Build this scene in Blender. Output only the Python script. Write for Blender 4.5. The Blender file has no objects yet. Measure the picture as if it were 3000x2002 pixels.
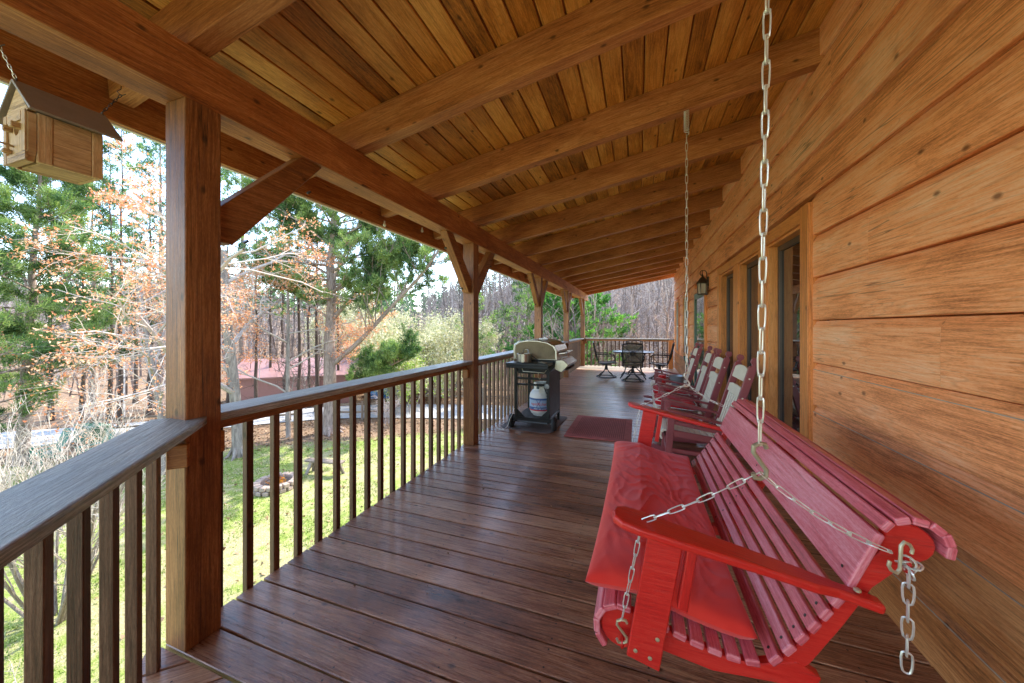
import bpy, math, random
import numpy as np
from mathutils import Vector, Matrix, noise as mnoise

PI = math.pi
R = math.radians
rng = random.Random(11)
scene = bpy.context.scene
col = scene.collection

# ------------------------------------------------------------------ mesh builder
def nrm(v):
    v = np.asarray(v, float); n = np.linalg.norm(v)
    return v / n if n > 1e-12 else v

class MB:
    def __init__(self):
        self.V = []; self.I = []; self.S = []; self.UV = []; self.Rn = []; self.n = 0; self.log = []
    def add(self, verts, faces, uvs=None, rnd=0.0):
        verts = np.asarray(verts, float).reshape(-1, 3)
        if len(self.log) < 400: self.log.append((verts, faces, uvs, rnd))
        for k, f in enumerate(faces):
            self.I.extend([i + self.n for i in f]); self.S.append(len(f))
            if uvs is None: self.UV.extend([(0.0, 0.0)] * len(f))
            else: self.UV.extend(uvs[k])
            self.Rn.append(rnd)
        self.V.append(verts); self.n += len(verts)
    def add_np(self, verts, faces, rnd):           # many equal faces, numpy arrays
        k = faces.shape[1]
        self.I.extend((faces + self.n).ravel().tolist()); self.S.extend([k] * len(faces))
        self.UV.extend([(0.0, 0.0)] * (k * len(faces))); self.Rn.extend(rnd.tolist())
        self.V.append(verts); self.n += len(verts)
    def box(self, c, d, M=None, g=0, rnd=None):
        c = np.asarray(c, float); h = np.asarray(d, float) / 2
        if M is None: M = np.eye(3)
        if rnd is None: rnd = rng.random()
        L = np.array([[sx, sy, sz] for sx in (-1, 1) for sy in (-1, 1) for sz in (-1, 1)], float) * h
        F = [(0, 1, 3, 2), (4, 6, 7, 5), (0, 4, 5, 1), (2, 3, 7, 6), (0, 2, 6, 4), (1, 5, 7, 3)]
        ax = [0, 0, 1, 1, 2, 2]
        uvs = []
        for f, n in zip(F, ax):
            o = [a for a in (0, 1, 2) if a != n]
            if g in o: a, b = g, [q for q in o if q != g][0]; off = n * .37
            else: a, b = o; off = 5.3
            uvs.append([(L[i][a] + 3, L[i][b] + off) for i in f])
        self.add(L @ np.asarray(M).T + c, F, uvs, rnd)
    def bb(self, x0, x1, y0, y1, z0, z1, g=0, rnd=None):
        self.box(((x0 + x1) / 2, (y0 + y1) / 2, (z0 + z1) / 2), (abs(x1 - x0), abs(y1 - y0), abs(z1 - z0)), None, g, rnd)
    def beam(self, p0, p1, w, h, up=(0, 0, 1), rnd=None):   # w sideways, h along up
        p0 = np.asarray(p0, float); p1 = np.asarray(p1, float)
        x = nrm(p1 - p0); y = nrm(np.cross(up, x)); z = np.cross(x, y)
        self.box((p0 + p1) / 2, (np.linalg.norm(p1 - p0), w, h), np.array([x, y, z]).T, 0, rnd)
    def tube(self, pts, r, n=6, closed=False, cap=True, rnd=0.0):
        P = np.asarray(pts, float); m = len(P)
        rr = np.full(m, r, float) if np.isscalar(r) else np.asarray(r, float)
        if closed: T = np.roll(P, -1, 0) - np.roll(P, 1, 0)
        else: T = np.gradient(P, axis=0)
        T /= np.maximum(np.linalg.norm(T, axis=1, keepdims=True), 1e-9)
        ref = np.array([0, 0, 1.]) if abs(T[0][2]) < .9 else np.array([1., 0, 0])
        U = nrm(np.cross(T[0], ref)); vs = []
        ang = np.arange(n) * 2 * PI / n
        for i in range(m):
            U = U - T[i] * np.dot(U, T[i]); U = nrm(U); W = np.cross(T[i], U)
            vs.append(P[i] + rr[i] * (np.outer(np.cos(ang), U) + np.outer(np.sin(ang), W)))
        V = np.concatenate(vs); F = []; uv = []
        L = np.concatenate([[0], np.cumsum(np.linalg.norm(np.diff(P, axis=0), axis=1))])
        for i in range(m if closed else m - 1):
            j = (i + 1) % m
            for k in range(n):
                q = (k + 1) % n
                F.append((i * n + k, i * n + q, j * n + q, j * n + k))
                a, b = L[i], (L[j] if j else L[i] + .01)
                c = 2 * PI * rr[i] / n
                uv.append([(a, k * c), (a, (k + 1) * c), (b, (k + 1) * c), (b, k * c)])
        if cap and not closed:
            F.append(tuple(range(n - 1, -1, -1))); F.append(tuple((m - 1) * n + k for k in range(n)))
            uv += [[(0, 0)] * n] * 2
        self.add(V, F, uv, rnd)
    def prism(self, poly, o, ax, ay, t, rnd=None):     # polygon in plane (ax, ay), thickness t along ax x ay
        if rnd is None: rnd = rng.random()
        o = np.asarray(o, float); ax = nrm(ax); ay = nrm(ay); nz = np.cross(ax, ay); n = len(poly)
        A = np.array([o + ax * p[0] + ay * p[1] - nz * t / 2 for p in poly]); B = A + nz * t
        F = [tuple(range(n - 1, -1, -1)), tuple(range(n, 2 * n))]
        uv = [[(poly[i][0] + 3, poly[i][1]) for i in F[0]], [(poly[i][0] + 3, poly[i][1] + .7) for i in range(n)]]
        for i in range(n):
            j = (i + 1) % n; F.append((i, j, n + j, n + i))
            l = math.dist(poly[i], poly[j]); uv.append([(3, 0), (3 + l, 0), (3 + l, t), (3, t)])
        self.add(np.concatenate([A, B]), F, uv, rnd)
    def lathe(self, prof, c=(0, 0, 0), n=24, M=None, rnd=0.0, close=True):
        a = np.arange(n) * 2 * PI / n; V = []
        for r, z in prof: V += [(r * math.cos(t), r * math.sin(t), z) for t in a]
        V = np.array(V)
        if M is not None: V = V @ np.asarray(M).T
        V = V + np.asarray(c, float); F = []; uv = []
        for i in range(len(prof) - 1):
            for k in range(n):
                q = (k + 1) % n; F.append((i * n + k, i * n + q, (i + 1) * n + q, (i + 1) * n + k))
                uv.append([(k / n, prof[i][1]), ((k + 1) / n, prof[i][1]), ((k + 1) / n, prof[i + 1][1]), (k / n, prof[i + 1][1])])
        if close:
            F.append(tuple(range(n - 1, -1, -1))); F.append(tuple((len(prof) - 1) * n + k for k in range(n))); uv += [[(0, 0)] * n] * 2
        self.add(V, F, uv, rnd)
    def ring(self, c, rad, r, nrmv=(0, 0, 1), n=16, k=6, rnd=0):
        z = nrm(nrmv); x = nrm(np.cross(z, (1, .1, .2))); y = np.cross(z, x)
        c = np.asarray(c, float)
        self.tube([c + rad * (math.cos(a) * x + math.sin(a) * y) for a in np.arange(n) * 2 * PI / n], r, k, closed=True, rnd=rnd)
    def mesh(self, name, origin=(0, 0, 0)):
        me = bpy.data.meshes.new(name)
        V = np.concatenate(self.V) - np.asarray(origin, float)
        I = np.array(self.I, dtype=np.int32); S = np.array(self.S, dtype=np.int32)
        me.vertices.add(len(V)); me.vertices.foreach_set('co', V.astype(np.float32).ravel())
        me.loops.add(len(I)); me.loops.foreach_set('vertex_index', I)
        me.polygons.add(len(S)); me.polygons.foreach_set('loop_start', np.concatenate([[0], np.cumsum(S)[:-1]]).astype(np.int32))
        me.update(calc_edges=True)
        uv = me.uv_layers.new(name='UVMap'); uv.data.foreach_set('uv', np.array(self.UV, dtype=np.float32).ravel())
        at = me.attributes.new('rnd', 'FLOAT', 'FACE'); at.data.foreach_set('value', np.array(self.Rn, dtype=np.float32))
        return me

ORG = {}
def world_org(p):
    return ORG.get(p.name, np.zeros(3)) if p is not None else np.zeros(3)

def part(name, mb, mat, parent=None, bevel=0.0, smooth=False, origin=None, seg=1, label=None, sub=0):
    """link a mesh builder as ONE object; coordinates in mb are world coordinates (or the thing's own if its root is at 0)"""
    if parent is not None: org = world_org(parent)
    else:
        if origin is None:
            V = np.concatenate(mb.V); org = np.array([(V[:, 0].min() + V[:, 0].max()) / 2, (V[:, 1].min() + V[:, 1].max()) / 2, V[:, 2].min()])
        else: org = np.asarray(origin, float)
    me = mb.mesh(name, org); me.materials.append(mat)
    o = bpy.data.objects.new(name, me); col.objects.link(o)
    if parent is not None: o.parent = parent
    else: o.location = org
    ORG[o.name] = org
    if not smooth: me.polygons.foreach_set('use_smooth', [False] * len(me.polygons))
    if smooth:
        me.polygons.foreach_set('use_smooth', [True] * len(me.polygons))
        try: me.set_sharp_from_angle(angle=R(40))
        except Exception: pass
    if sub:
        m = o.modifiers.new('s', 'SUBSURF'); m.levels = sub; m.render_levels = sub
    if bevel:
        m = o.modifiers.new('b', 'BEVEL'); m.width = bevel; m.segments = seg; m.limit_method = 'ANGLE'; m.angle_limit = R(50)
    if label: o['label'] = label
    return o

def each(name, mb, mat, parent, bevel=0.0, smooth=False, seg=1):
    """every piece added to mb becomes an object of its own"""
    o = None
    for a in mb.log:
        b = MB(); b.add(*a); o = part(name, b, mat, parent, bevel, smooth, seg=seg)
    return o

def tag(o, label, cat, group=None, kind=None):
    if label: o['label'] = label
    if cat: o['category'] = cat
    if group: o['group'] = group
    if kind: o['kind'] = kind
    return o

def thing(name, label, cat, loc=(0, 0, 0), group=None):
    o = bpy.data.objects.new(name, None); col.objects.link(o); o.location = loc
    o.empty_display_size = .1
    ORG[o.name] = np.asarray(loc, float)
    return tag(o, label, cat, group)

def copy_tree(o, parent=None):
    c = o.copy(); col.objects.link(c)
    if parent is not None: c.parent = parent; c.matrix_parent_inverse = o.matrix_parent_inverse.copy()
    for ch in [q for q in bpy.data.objects if q.parent == o and q != c]: copy_tree(ch, c)
    return c

# ------------------------------------------------------------------ materials
class NT:
    def __init__(self, name):
        self.m = bpy.data.materials.new(name); self.m.use_nodes = True
        self.t = self.m.node_tree; self.t.nodes.clear()
    def n(self, typ, ins=None, **kw):
        x = self.t.nodes.new(typ)
        for k, v in kw.items(): setattr(x, k, v)
        for k, v in (ins or {}).items():
            s = x.inputs[k]
            if isinstance(v, bpy.types.NodeSocket): self.t.links.new(v, s)
            else: s.default_value = v
        return x
    def math(self, op, a, b=0.0, c=None, clamp=False):
        x = self.t.nodes.new('ShaderNodeMath'); x.operation = op; x.use_clamp = clamp
        for i, v in enumerate([a, b] + ([c] if c is not None else [])):
            if isinstance(v, bpy.types.NodeSocket): self.t.links.new(v, x.inputs[i])
            else: x.inputs[i].default_value = v
        return x.outputs[0]
    def ramp(self, fac, stops):
        x = self.n('ShaderNodeValToRGB', {'Fac': fac}); e = x.color_ramp.elements
        while len(e) < len(stops): e.new(.5)
        for i, (p, c) in enumerate(stops):
            e[i].position = p; e[i].color = (*c, 1) if len(c) == 3 else c
        return x.outputs['Color']
    def mix(self, f, a, b, bt='MIX'):
        x = self.t.nodes.new('ShaderNodeMix'); x.data_type = 'RGBA'; x.blend_type = bt; x.clamp_factor = True
        for s, v in ((x.inputs[0], f), (x.inputs[6], a), (x.inputs[7], b)):
            if isinstance(v, bpy.types.NodeSocket): self.t.links.new(v, s)
            else: s.default_value = (*v, 1) if isinstance(v, tuple) and len(v) == 3 else v
        return x.outputs[2]
    def noise(self, vec, scale, detail=3, rough=.55, dist=0.0):
        x = self.n('ShaderNodeTexNoise', {'Scale': scale, 'Detail': detail, 'Roughness': rough, 'Distortion': dist})
        if vec is not None: self.t.links.new(vec, x.inputs['Vector'])
        return x.outputs['Fac']
    def out(self, sh, disp=None):
        o = self.n('ShaderNodeOutputMaterial'); self.t.links.new(sh, o.inputs['Surface']); return self.m

def wood(name, dark, mid, light, rough=.55, var=.35, knot=1.0, fine=1.0, bump=.25, coat=0.0, worn=None, gray=0.0, nails=False, spec=.4, blotch=.5, stain=.45, fibw=.5, ringw=.45, crack=0.0):
    N = NT(name)
    uv = N.n('ShaderNodeUVMap').outputs[0]
    r = N.n('ShaderNodeAttribute', attribute_name='rnd').outputs['Fac']
    s = N.n('ShaderNodeSeparateXYZ', {0: uv}); u, v = s.outputs[0], s.outputs[1]
    def vec(su, sv, so):
        return N.n('ShaderNodeCombineXYZ', {0: N.math('MULTIPLY', u, su), 1: N.math('MULTIPLY', v, sv), 2: N.math('MULTIPLY', r, so)}).outputs[0]
    warp = N.noise(vec(1.3, 7, 91), 1, 2)
    rings = N.math('SINE', N.math('MULTIPLY_ADD', warp, 60 * fine, N.math('MULTIPLY', v, 230 * fine)))
    rings = N.math('MULTIPLY_ADD', rings, .5, .5)
    fib0 = N.noise(vec(4, 130, 57), 1, 4, .7); fib = N.math('MULTIPLY_ADD', fib0, 1.7, -.35)
    bl = N.noise(vec(1.4, 5, 33), 1, 4, .6)
    f = N.math('MULTIPLY_ADD', rings, .08, N.math('MULTIPLY_ADD', fib, fibw, .28 - fibw * .5))
    f = N.math('MULTIPLY_ADD', bl, blotch, f)
    f = N.math('ADD', f, N.math('MULTIPLY_ADD', r, var, -.05 - var * .5 - (blotch - .5) * .5))
    grit = N.noise(vec(55, 260, 23), 1, 3, .7)
    f = N.math('ADD', f, N.math('MULTIPLY_ADD', grit, .5, -.25))
    c = N.ramp(f, [(.18, dark), (.5, mid), (.85, light)])
    lines = N.math('MULTIPLY', N.math('SUBTRACT', N.noise(vec(2.6, 95, 67), 1, 5, .8, ), .575, clamp=True), 14, clamp=True)
    c = N.mix(N.math('MULTIPLY', lines, .5), c, tuple(x * .6 for x in dark))
    # knots
    kv = N.n('ShaderNodeCombineXYZ', {0: N.math('MULTIPLY_ADD', r, 37, N.math('MULTIPLY', u, 4.2)), 1: N.math('MULTIPLY_ADD', r, 91, N.math('MULTIPLY', v, 7)), 2: 0.0}).outputs[0]
    vo = N.n('ShaderNodeTexVoronoi', {'Vector': kv, 'Scale': 1.0, 'Randomness': 1.0}, feature='F1', voronoi_dimensions='2D')
    kd = N.math('ADD', vo.outputs['Distance'], N.math('MULTIPLY', fib, .05))
    sel = N.math('GREATER_THAN', N.n('ShaderNodeSeparateColor', {0: vo.outputs['Color']}).outputs[0], 1 - .3 * knot)
    km = N.math('MULTIPLY', sel, N.math('SUBTRACT', 1.0, N.math('MULTIPLY', N.math('SUBTRACT', kd, .06), 15, clamp=True), clamp=True))
    c = N.mix(N.math('MULTIPLY', km, .75), c, tuple(x * .25 for x in dark))
    # weather staining
    st = N.noise(vec(.9, 2.2, 13), 1, 5, .7)
    stm = N.math('MULTIPLY', N.math('SUBTRACT', st, .56, clamp=True), 3.2, clamp=True)
    c = N.mix(N.math('MULTIPLY', stm, stain), c, tuple((x * .55 + .012) for x in dark))
    if gray:
        gm = N.math('MULTIPLY', N.math('SUBTRACT', N.noise(vec(1.1, 14, 19), 1, 5, .7), .45, clamp=True), 4 * gray, clamp=True)
        c = N.mix(gm, c, (.23, .235, .225))
    rg = N.math('MULTIPLY_ADD', fib, .14, rough - .07)
    if worn:
        wm = N.noise(vec(1.8, 22, 44), 1, 5, .75); wz = N.noise(vec(1.0, 3.0, 5), 1, 2)
        wm = N.math('MULTIPLY', N.math('GREATER_THAN', wm, .6), N.math('GREATER_THAN', wz, .52))
        c = N.mix(N.math('MULTIPLY', wm, .75), c, worn)
        rg = N.math('ADD', rg, N.math('MULTIPLY', wm, .25))
    if nails:      # sunlit patch at the open end of the porch, painted into the board colour
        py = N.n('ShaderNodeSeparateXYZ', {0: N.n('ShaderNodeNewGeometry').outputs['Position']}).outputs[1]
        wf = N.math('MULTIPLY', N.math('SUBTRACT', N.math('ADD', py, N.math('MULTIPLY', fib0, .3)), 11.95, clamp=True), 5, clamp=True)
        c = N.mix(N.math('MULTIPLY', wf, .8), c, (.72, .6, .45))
        fu = N.math('SUBTRACT', N.math('FRACT', N.math('DIVIDE', N.math('ADD', u, N.math('MULTIPLY', r, .008)), .406)), .5)
        du = N.math('MULTIPLY', fu, .406)
        dv = N.math('SUBTRACT', N.math('ABSOLUTE', v if nails is True else v), 0)
        dv = N.math('SUBTRACT', N.math('ABSOLUTE', N.math('SUBTRACT', v, .74)), .043)
        d2 = N.math('SQRT', N.math('ADD', N.math('MULTIPLY', du, du), N.math('MULTIPLY', dv, dv)))
        nm = N.math('LESS_THAN', d2, .0042)
        c = N.mix(nm, c, (.01, .008, .008))
    gn = N.noise(vec(.75, 8.5, 51), 1, 2, .5)
    fr = N.math('FRACT', N.math('MULTIPLY', gn, 24 * fine))
    ringl = N.math('MULTIPLY', N.math('SUBTRACT', 1.0, N.math('MULTIPLY', N.math('ABSOLUTE', N.math('SUBTRACT', fr, .5)), 6, clamp=True), clamp=True), N.math('MULTIPLY_ADD', fib0, 1.6, -.25, clamp=True))
    c = N.mix(N.math('MULTIPLY', ringl, ringw), c, tuple(x * .9 for x in dark))
    if crack:
        cn = N.noise(vec(.3, 11, 29), 1, 3, .5)
        cm = N.math('SUBTRACT', 1.0, N.math('MULTIPLY', N.math('ABSOLUTE', N.math('SUBTRACT', cn, .5)), 130, clamp=True), clamp=True)
        cm = N.math('MULTIPLY', cm, N.math('GREATER_THAN', N.noise(vec(.5, .6, 7), 1, 1), .52))
        c = N.mix(N.math('MULTIPLY', cm, crack), c, (.012, .006, .003))
    h = N.math('ADD', N.math('MULTIPLY', fib, .4), N.math('SUBTRACT', N.math('MULTIPLY', grit, .5), N.math('MULTIPLY', lines, .4)))
    b = N.n('ShaderNodeBump', {'Strength': bump, 'Distance': .004, 'Height': h})
    p = N.n('ShaderNodeBsdfPrincipled', {'Base Color': c, 'Roughness': rg, 'Normal': b.outputs[0], 'Specular IOR Level': spec, 'Coat Weight': coat, 'Coat Roughness': .16})
    return N.out(p.outputs[0])

def plain(name, c, rough=.5, metal=0.0, bump=0.0, bs=200, var=0.12, spec=.5, dirt=.3, coat=0.0):
    N = NT(name)
    oc = N.n('ShaderNodeTexCoord').outputs['Object']
    a = N.noise(oc, 9, 5, .7); b2 = N.noise(oc, bs, 3)
    c1 = N.mix(N.math('MULTIPLY', N.math('SUBTRACT', a, .45, clamp=True), 3 * dirt * 2, clamp=True), tuple(c), tuple(x * (1 - dirt) for x in c))
    c1 = N.mix(N.math('MULTIPLY', b2, var * 2), c1, tuple(min(1, x * 1.35 + .01) for x in c))
    ins = {'Base Color': c1, 'Roughness': N.math('MULTIPLY_ADD', a, .25, rough - .12), 'Metallic': metal, 'Specular IOR Level': spec, 'Coat Weight': coat}
    if bump: ins['Normal'] = N.n('ShaderNodeBump', {'Strength': bump, 'Distance': .003, 'Height': b2}).outputs[0]
    return N.out(N.n('ShaderNodeBsdfPrincipled', ins).outputs[0])

def leaf(name, stops, trans=.45, tint=(1.0, 1.15, .6)):
    N = NT(name)
    r = N.n('ShaderNodeAttribute', attribute_name='rnd').outputs['Fac']
    c = N.ramp(r, stops)
    d = N.n('ShaderNodeBsdfPrincipled', {'Base Color': c, 'Roughness': .6, 'Specular IOR Level': .3})
    t = N.n('ShaderNodeBsdfTranslucent', {'Color': N.mix(1.0, c, tint, 'MULTIPLY')})
    m = N.n('ShaderNodeMixShader', {0: trans, 1: d.outputs[0], 2: t.outputs[0]})
    return N.out(m.outputs[0])

M = {}
M['wall_shaded'] = wood('wall_wood_shaded', (.1, .032, .009), (.46, .165, .048), (.72, .34, .13), rough=.5, var=.14, knot=.7, fine=.8, bump=.35, spec=.35, blotch=1.0, stain=.7, ringw=.5, crack=.5)  # darker copy of the wall wood: shade near the floor painted in
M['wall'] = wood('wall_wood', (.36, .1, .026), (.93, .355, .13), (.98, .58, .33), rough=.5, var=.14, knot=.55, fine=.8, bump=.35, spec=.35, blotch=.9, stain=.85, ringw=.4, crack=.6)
M['ceil'] = wood('ceiling_wood', (.12, .04, .007), (.58, .22, .036), (.88, .45, .12), rough=.5, var=.3, fibw=.34, knot=1, blotch=1.0, crack=.4, stain=.75, bump=.4)
M['rafter'] = wood('rafter_wood', (.12, .034, .009), (.43, .145, .04), (.68, .3, .11), rough=.55, var=.12, knot=.5, blotch=.8, bump=.5)
M['beam'] = wood('beam_wood', (.12, .034, .008), (.4, .135, .033), (.72, .34, .11), rough=.6, var=.15, knot=.9, bump=.6, blotch=.85, crack=.9, stain=.6)
M['post'] = wood('post_wood', (.07, .022, .006), (.23, .082, .024), (.48, .21, .075), rough=.5, var=.1, knot=.7, bump=.5, blotch=.7, crack=.7)
M['bal'] = wood('baluster_wood', (.03, .012, .006), (.09, .036, .018), (.2, .1, .055), rough=.5, var=.3, knot=.2, bump=.5)
M['subrail'] = wood('subrail_wood', (.14, .05, .015), (.38, .15, .045), (.55, .27, .1), rough=.5, var=.2, knot=.5, bump=.4)
M['cap'] = wood('railcap_wood', (.06, .05, .035), (.28, .26, .21), (.6, .58, .5), rough=.4, fibw=.8, var=.2, knot=.5, bump=.7, gray=.7)
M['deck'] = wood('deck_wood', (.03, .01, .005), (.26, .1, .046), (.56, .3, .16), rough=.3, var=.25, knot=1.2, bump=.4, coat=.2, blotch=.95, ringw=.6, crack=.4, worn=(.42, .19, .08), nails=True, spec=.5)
M['trim'] = wood('trim_wood', (.3, .09, .02), (.7, .25, .06), (.86, .38, .13), rough=.45, var=.12, knot=.3, bump=.3)
M['swing'] = wood('swing_paint', (.36, .035, .045), (.66, .12, .15), (.82, .32, .36), rough=.36, ringw=.15, var=.2, knot=.15, bump=.4, coat=.25, blotch=.7)
M['arm'] = wood('swing_arm_paint', (.36, .008, .006), (.6, .014, .01), (.68, .04, .026), rough=.36, ringw=.12, var=.15, knot=.1, bump=.3, coat=.2)
M['bird'] = wood('birdhouse_wood', (.16, .08, .03), (.5, .3, .13), (.75, .52, .28), rough=.7, var=.3, knot=.4, bump=.8)
M['birdroof'] = plain('birdhouse_roof', (.24, .19, .15), .6, bump=.5, dirt=.4)
M['maroon'] = plain('maroon_poly', (.24, .045, .05), .35, bump=.15, var=.25, bs=120)
M['cream'] = plain('cream_poly', (.72, .64, .5), .4, bump=.1)
M['chain'] = plain('zinc_chain', (.7, .68, .62), .35, metal=.6, var=.2)
M['brass'] = plain('brass_hook', (.55, .48, .32), .4, metal=.6)
M['blk'] = plain('black_metal', (.006, .006, .006), .4, var=.1, spec=.35)
M['blk2'] = plain('dark_bronze', (.04, .032, .026), .4, metal=.3)
M['steel'] = plain('stainless_steel', (.42, .39, .33), .3, metal=1.0, var=.15)
M['gray'] = plain('gray_metal', (.22, .23, .24), .35, metal=.7)
M['rubber'] = plain('rubber', (.02, .02, .02), .7)
M['white'] = plain('white_enamel', (.78, .76, .7), .35, dirt=.15)
M['tag'] = plain('paper_tag', (.7, .66, .55), .8, dirt=.2)
M['blue'] = plain('blue_label', (.03, .1, .3), .35)
M['lblue'] = plain('pale_blue_label', (.35, .5, .68), .35, dirt=.4)
M['red'] = plain('red_print', (.55, .03, .03), .35)
M['redcup'] = plain('red_plastic', (.55, .012, .015), .3)
M['bucket'] = plain('galvanised_bucket', (.3, .34, .38), .35, metal=.5)
M['green'] = plain('green_door_frame', (.035, .1, .07), .35)
M['rock'] = plain('fire_pit_stone', (.36, .27, .21), .85, bump=.8, bs=40, dirt=.4)
M['ash'] = plain('ash', (.08, .075, .07), .9)
M['bench'] = wood('bench_wood', (.1, .07, .05), (.26, .2, .15), (.4, .33, .26), rough=.8, gray=.4)
M['fence'] = wood('fence_wood', (.09, .06, .04), (.22, .16, .11), (.34, .27, .2), rough=.8, gray=.3)
M['screen'] = plain('window_screen', (.12, .12, .11), .5)
M['sash'] = plain('window_sash', (.07, .045, .032), .4)
M['adi'] = plain('green_paint', (.03, .2, .13), .5)
M['barn'] = plain('red_metal_siding', (.3, .13, .11), .5, dirt=.25)
M['barnroof'] = plain('barn_roof', (.34, .17, .15), .45)
M['teal'] = plain('teal_roof', (.12, .3, .3), .5)
M['tarp'] = plain('blue_tarp', (.02, .12, .3), .4)
M['pole'] = plain('pale_pole', (.6, .58, .54), .7)
M['cord'] = plain('white_cord', (.6, .58, .5), .5)
M['mat'] = plain('grill_mat', (.1, .075, .065), .75, bump=.8, bs=150, var=.4)
M['bulbglass'] = plain('bulb_glass', (.7, .7, .66), .2)

def fabric(name, c, c2, sc=350):
    N = NT(name)
    oc = N.n('ShaderNodeTexCoord').outputs['Object']
    w = N.noise(oc, sc, 2); b = N.noise(oc, 5, 4)
    cc = N.mix(N.math('MULTIPLY_ADD', b, 1.4, -.25, clamp=True), c, c2)
    bp = N.n('ShaderNodeBump', {'Strength': .25, 'Distance': .002, 'Height': N.math('ADD', w, N.math('MULTIPLY', N.noise(oc, 40, 3, .6), 1.0))})
    p = N.n('ShaderNodeBsdfPrincipled', {'Base Color': cc, 'Roughness': .95, 'Normal': bp.outputs[0], 'Sheen Weight': .2, 'Specular IOR Level': .3})
    return N.out(p.outputs[0])
M['cushion'] = fabric('red_swing_cushion', (.66, .018, .012), (.85, .055, .035))
M['cush2'] = fabric('red_seat_cushion', (.5, .006, .012), (.58, .01, .018))
M['piping'] = plain('white_piping', (.75, .72, .68), .7)

def mk_sling():
    N = NT('sling_mesh'); oc = N.n('ShaderNodeTexCoord').outputs['Object']
    w = N.n('ShaderNodeTexChecker', {'Vector': oc, 'Scale': 260.0, 'Color1': (.2, .15, .09, 1), 'Color2': (.035, .03, .025, 1)})
    d = N.n('ShaderNodeBsdfPrincipled', {'Base Color': w.outputs[0], 'Roughness': .7})
    t = N.n('ShaderNodeBsdfTransparent'); m = N.n('ShaderNodeMixShader', {0: .22, 1: d.outputs[0], 2: t.outputs[0]})
    return N.out(m.outputs[0])
M['sling'] = mk_sling()

def mk_glass(name, tint=(.012, .012, .012), f=1.0):
    N = NT(name)
    oc = N.n('ShaderNodeTexCoord').outputs['Object']
    bp = N.n('ShaderNodeBump', {'Strength': .06, 'Distance': .02, 'Height': N.noise(oc, 3.5, 1)})
    p = N.n('ShaderNodeBsdfPrincipled', {'Base Color': (*tint, 1), 'Roughness': .015, 'IOR': 3.0, 'Normal': bp.outputs[0]})
    return N.out(p.outputs[0])
M['glass'] = mk_glass('window_glass')
M['doorglass'] = mk_glass('door_glass', (.1, .12, .09))
def mk_lglass():
    N = NT('seeded_lantern_glass'); oc = N.n('ShaderNodeTexCoord').outputs['Object']
    bp = N.n('ShaderNodeBump', {'Strength': .4, 'Distance': .004, 'Height': N.noise(oc, 90, 2)})
    p = N.n('ShaderNodeBsdfPrincipled', {'Base Color': (.75, .74, .66, 1), 'Roughness': .2, 'Transmission Weight': .6, 'Normal': bp.outputs[0]})
    return N.out(p.outputs[0])
M['lglass'] = mk_lglass()

def mk_rug():
    N = NT('woven_rug'); oc = N.n('ShaderNodeTexCoord').outputs['Object']
    s = N.n('ShaderNodeSeparateXYZ', {0: oc}); x, y = s.outputs[0], s.outputs[1]
    a = N.math('SINE', N.math('MULTIPLY', N.math('ADD', x, y), 130)); b = N.math('SINE', N.math('MULTIPLY', N.math('SUBTRACT', x, y), 130))
    h = N.math('MULTIPLY', a, b)
    e = N.math('MAXIMUM', N.math('SUBTRACT', N.math('ABSOLUTE', x), .33), N.math('SUBTRACT', N.math('ABSOLUTE', y), .47))
    bord = N.math('GREATER_THAN', e, 0.0)
    h2 = N.mix(bord, N.n('ShaderNodeCombineColor', {0: h, 1: h, 2: h}).outputs[0], (0.25, .25, .25))
    hv = N.n('ShaderNodeSeparateColor', {0: h2}).outputs[0]
    c = N.ramp(N.math('MULTIPLY_ADD', hv, .5, N.math('MULTIPLY_ADD', N.noise(oc, 14, 4), .5, .2)), [(.2, (.16, .025, .022)), (.8, (.55, .14, .12))])
    bp = N.n('ShaderNodeBump', {'Strength': .9, 'Distance': .006, 'Height': hv})
    return N.out(N.n('ShaderNodeBsdfPrincipled', {'Base Color': c, 'Roughness': .85, 'Normal': bp.outputs[0]}).outputs[0])
M['rug'] = mk_rug()

def mk_table():
    N = NT('mosaic_table_top'); oc = N.n('ShaderNodeTexCoord').outputs['Object']
    v = N.n('ShaderNodeTexVoronoi', {'Vector': oc, 'Scale': 24.0}, feature='DISTANCE_TO_EDGE')
    l = N.n('ShaderNodeVectorMath', {0: N.n('ShaderNodeVectorMath', {0: oc, 1: (1, 1, 0)}, operation='MULTIPLY').outputs[0]}, operation='LENGTH').outputs['Value']
    rr = N.math('GREATER_THAN', N.math('SINE', N.math('MULTIPLY', l, 38)), .2)
    c = N.mix(rr, (.28, .33, .38), (.5, .55, .58))
    c = N.mix(N.math('LESS_THAN', v.outputs[0], .06), c, (.1, .11, .13))
    return N.out(N.n('ShaderNodeBsdfPrincipled', {'Base Color': c, 'Roughness': .25}).outputs[0])
M['table'] = mk_table()

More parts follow.
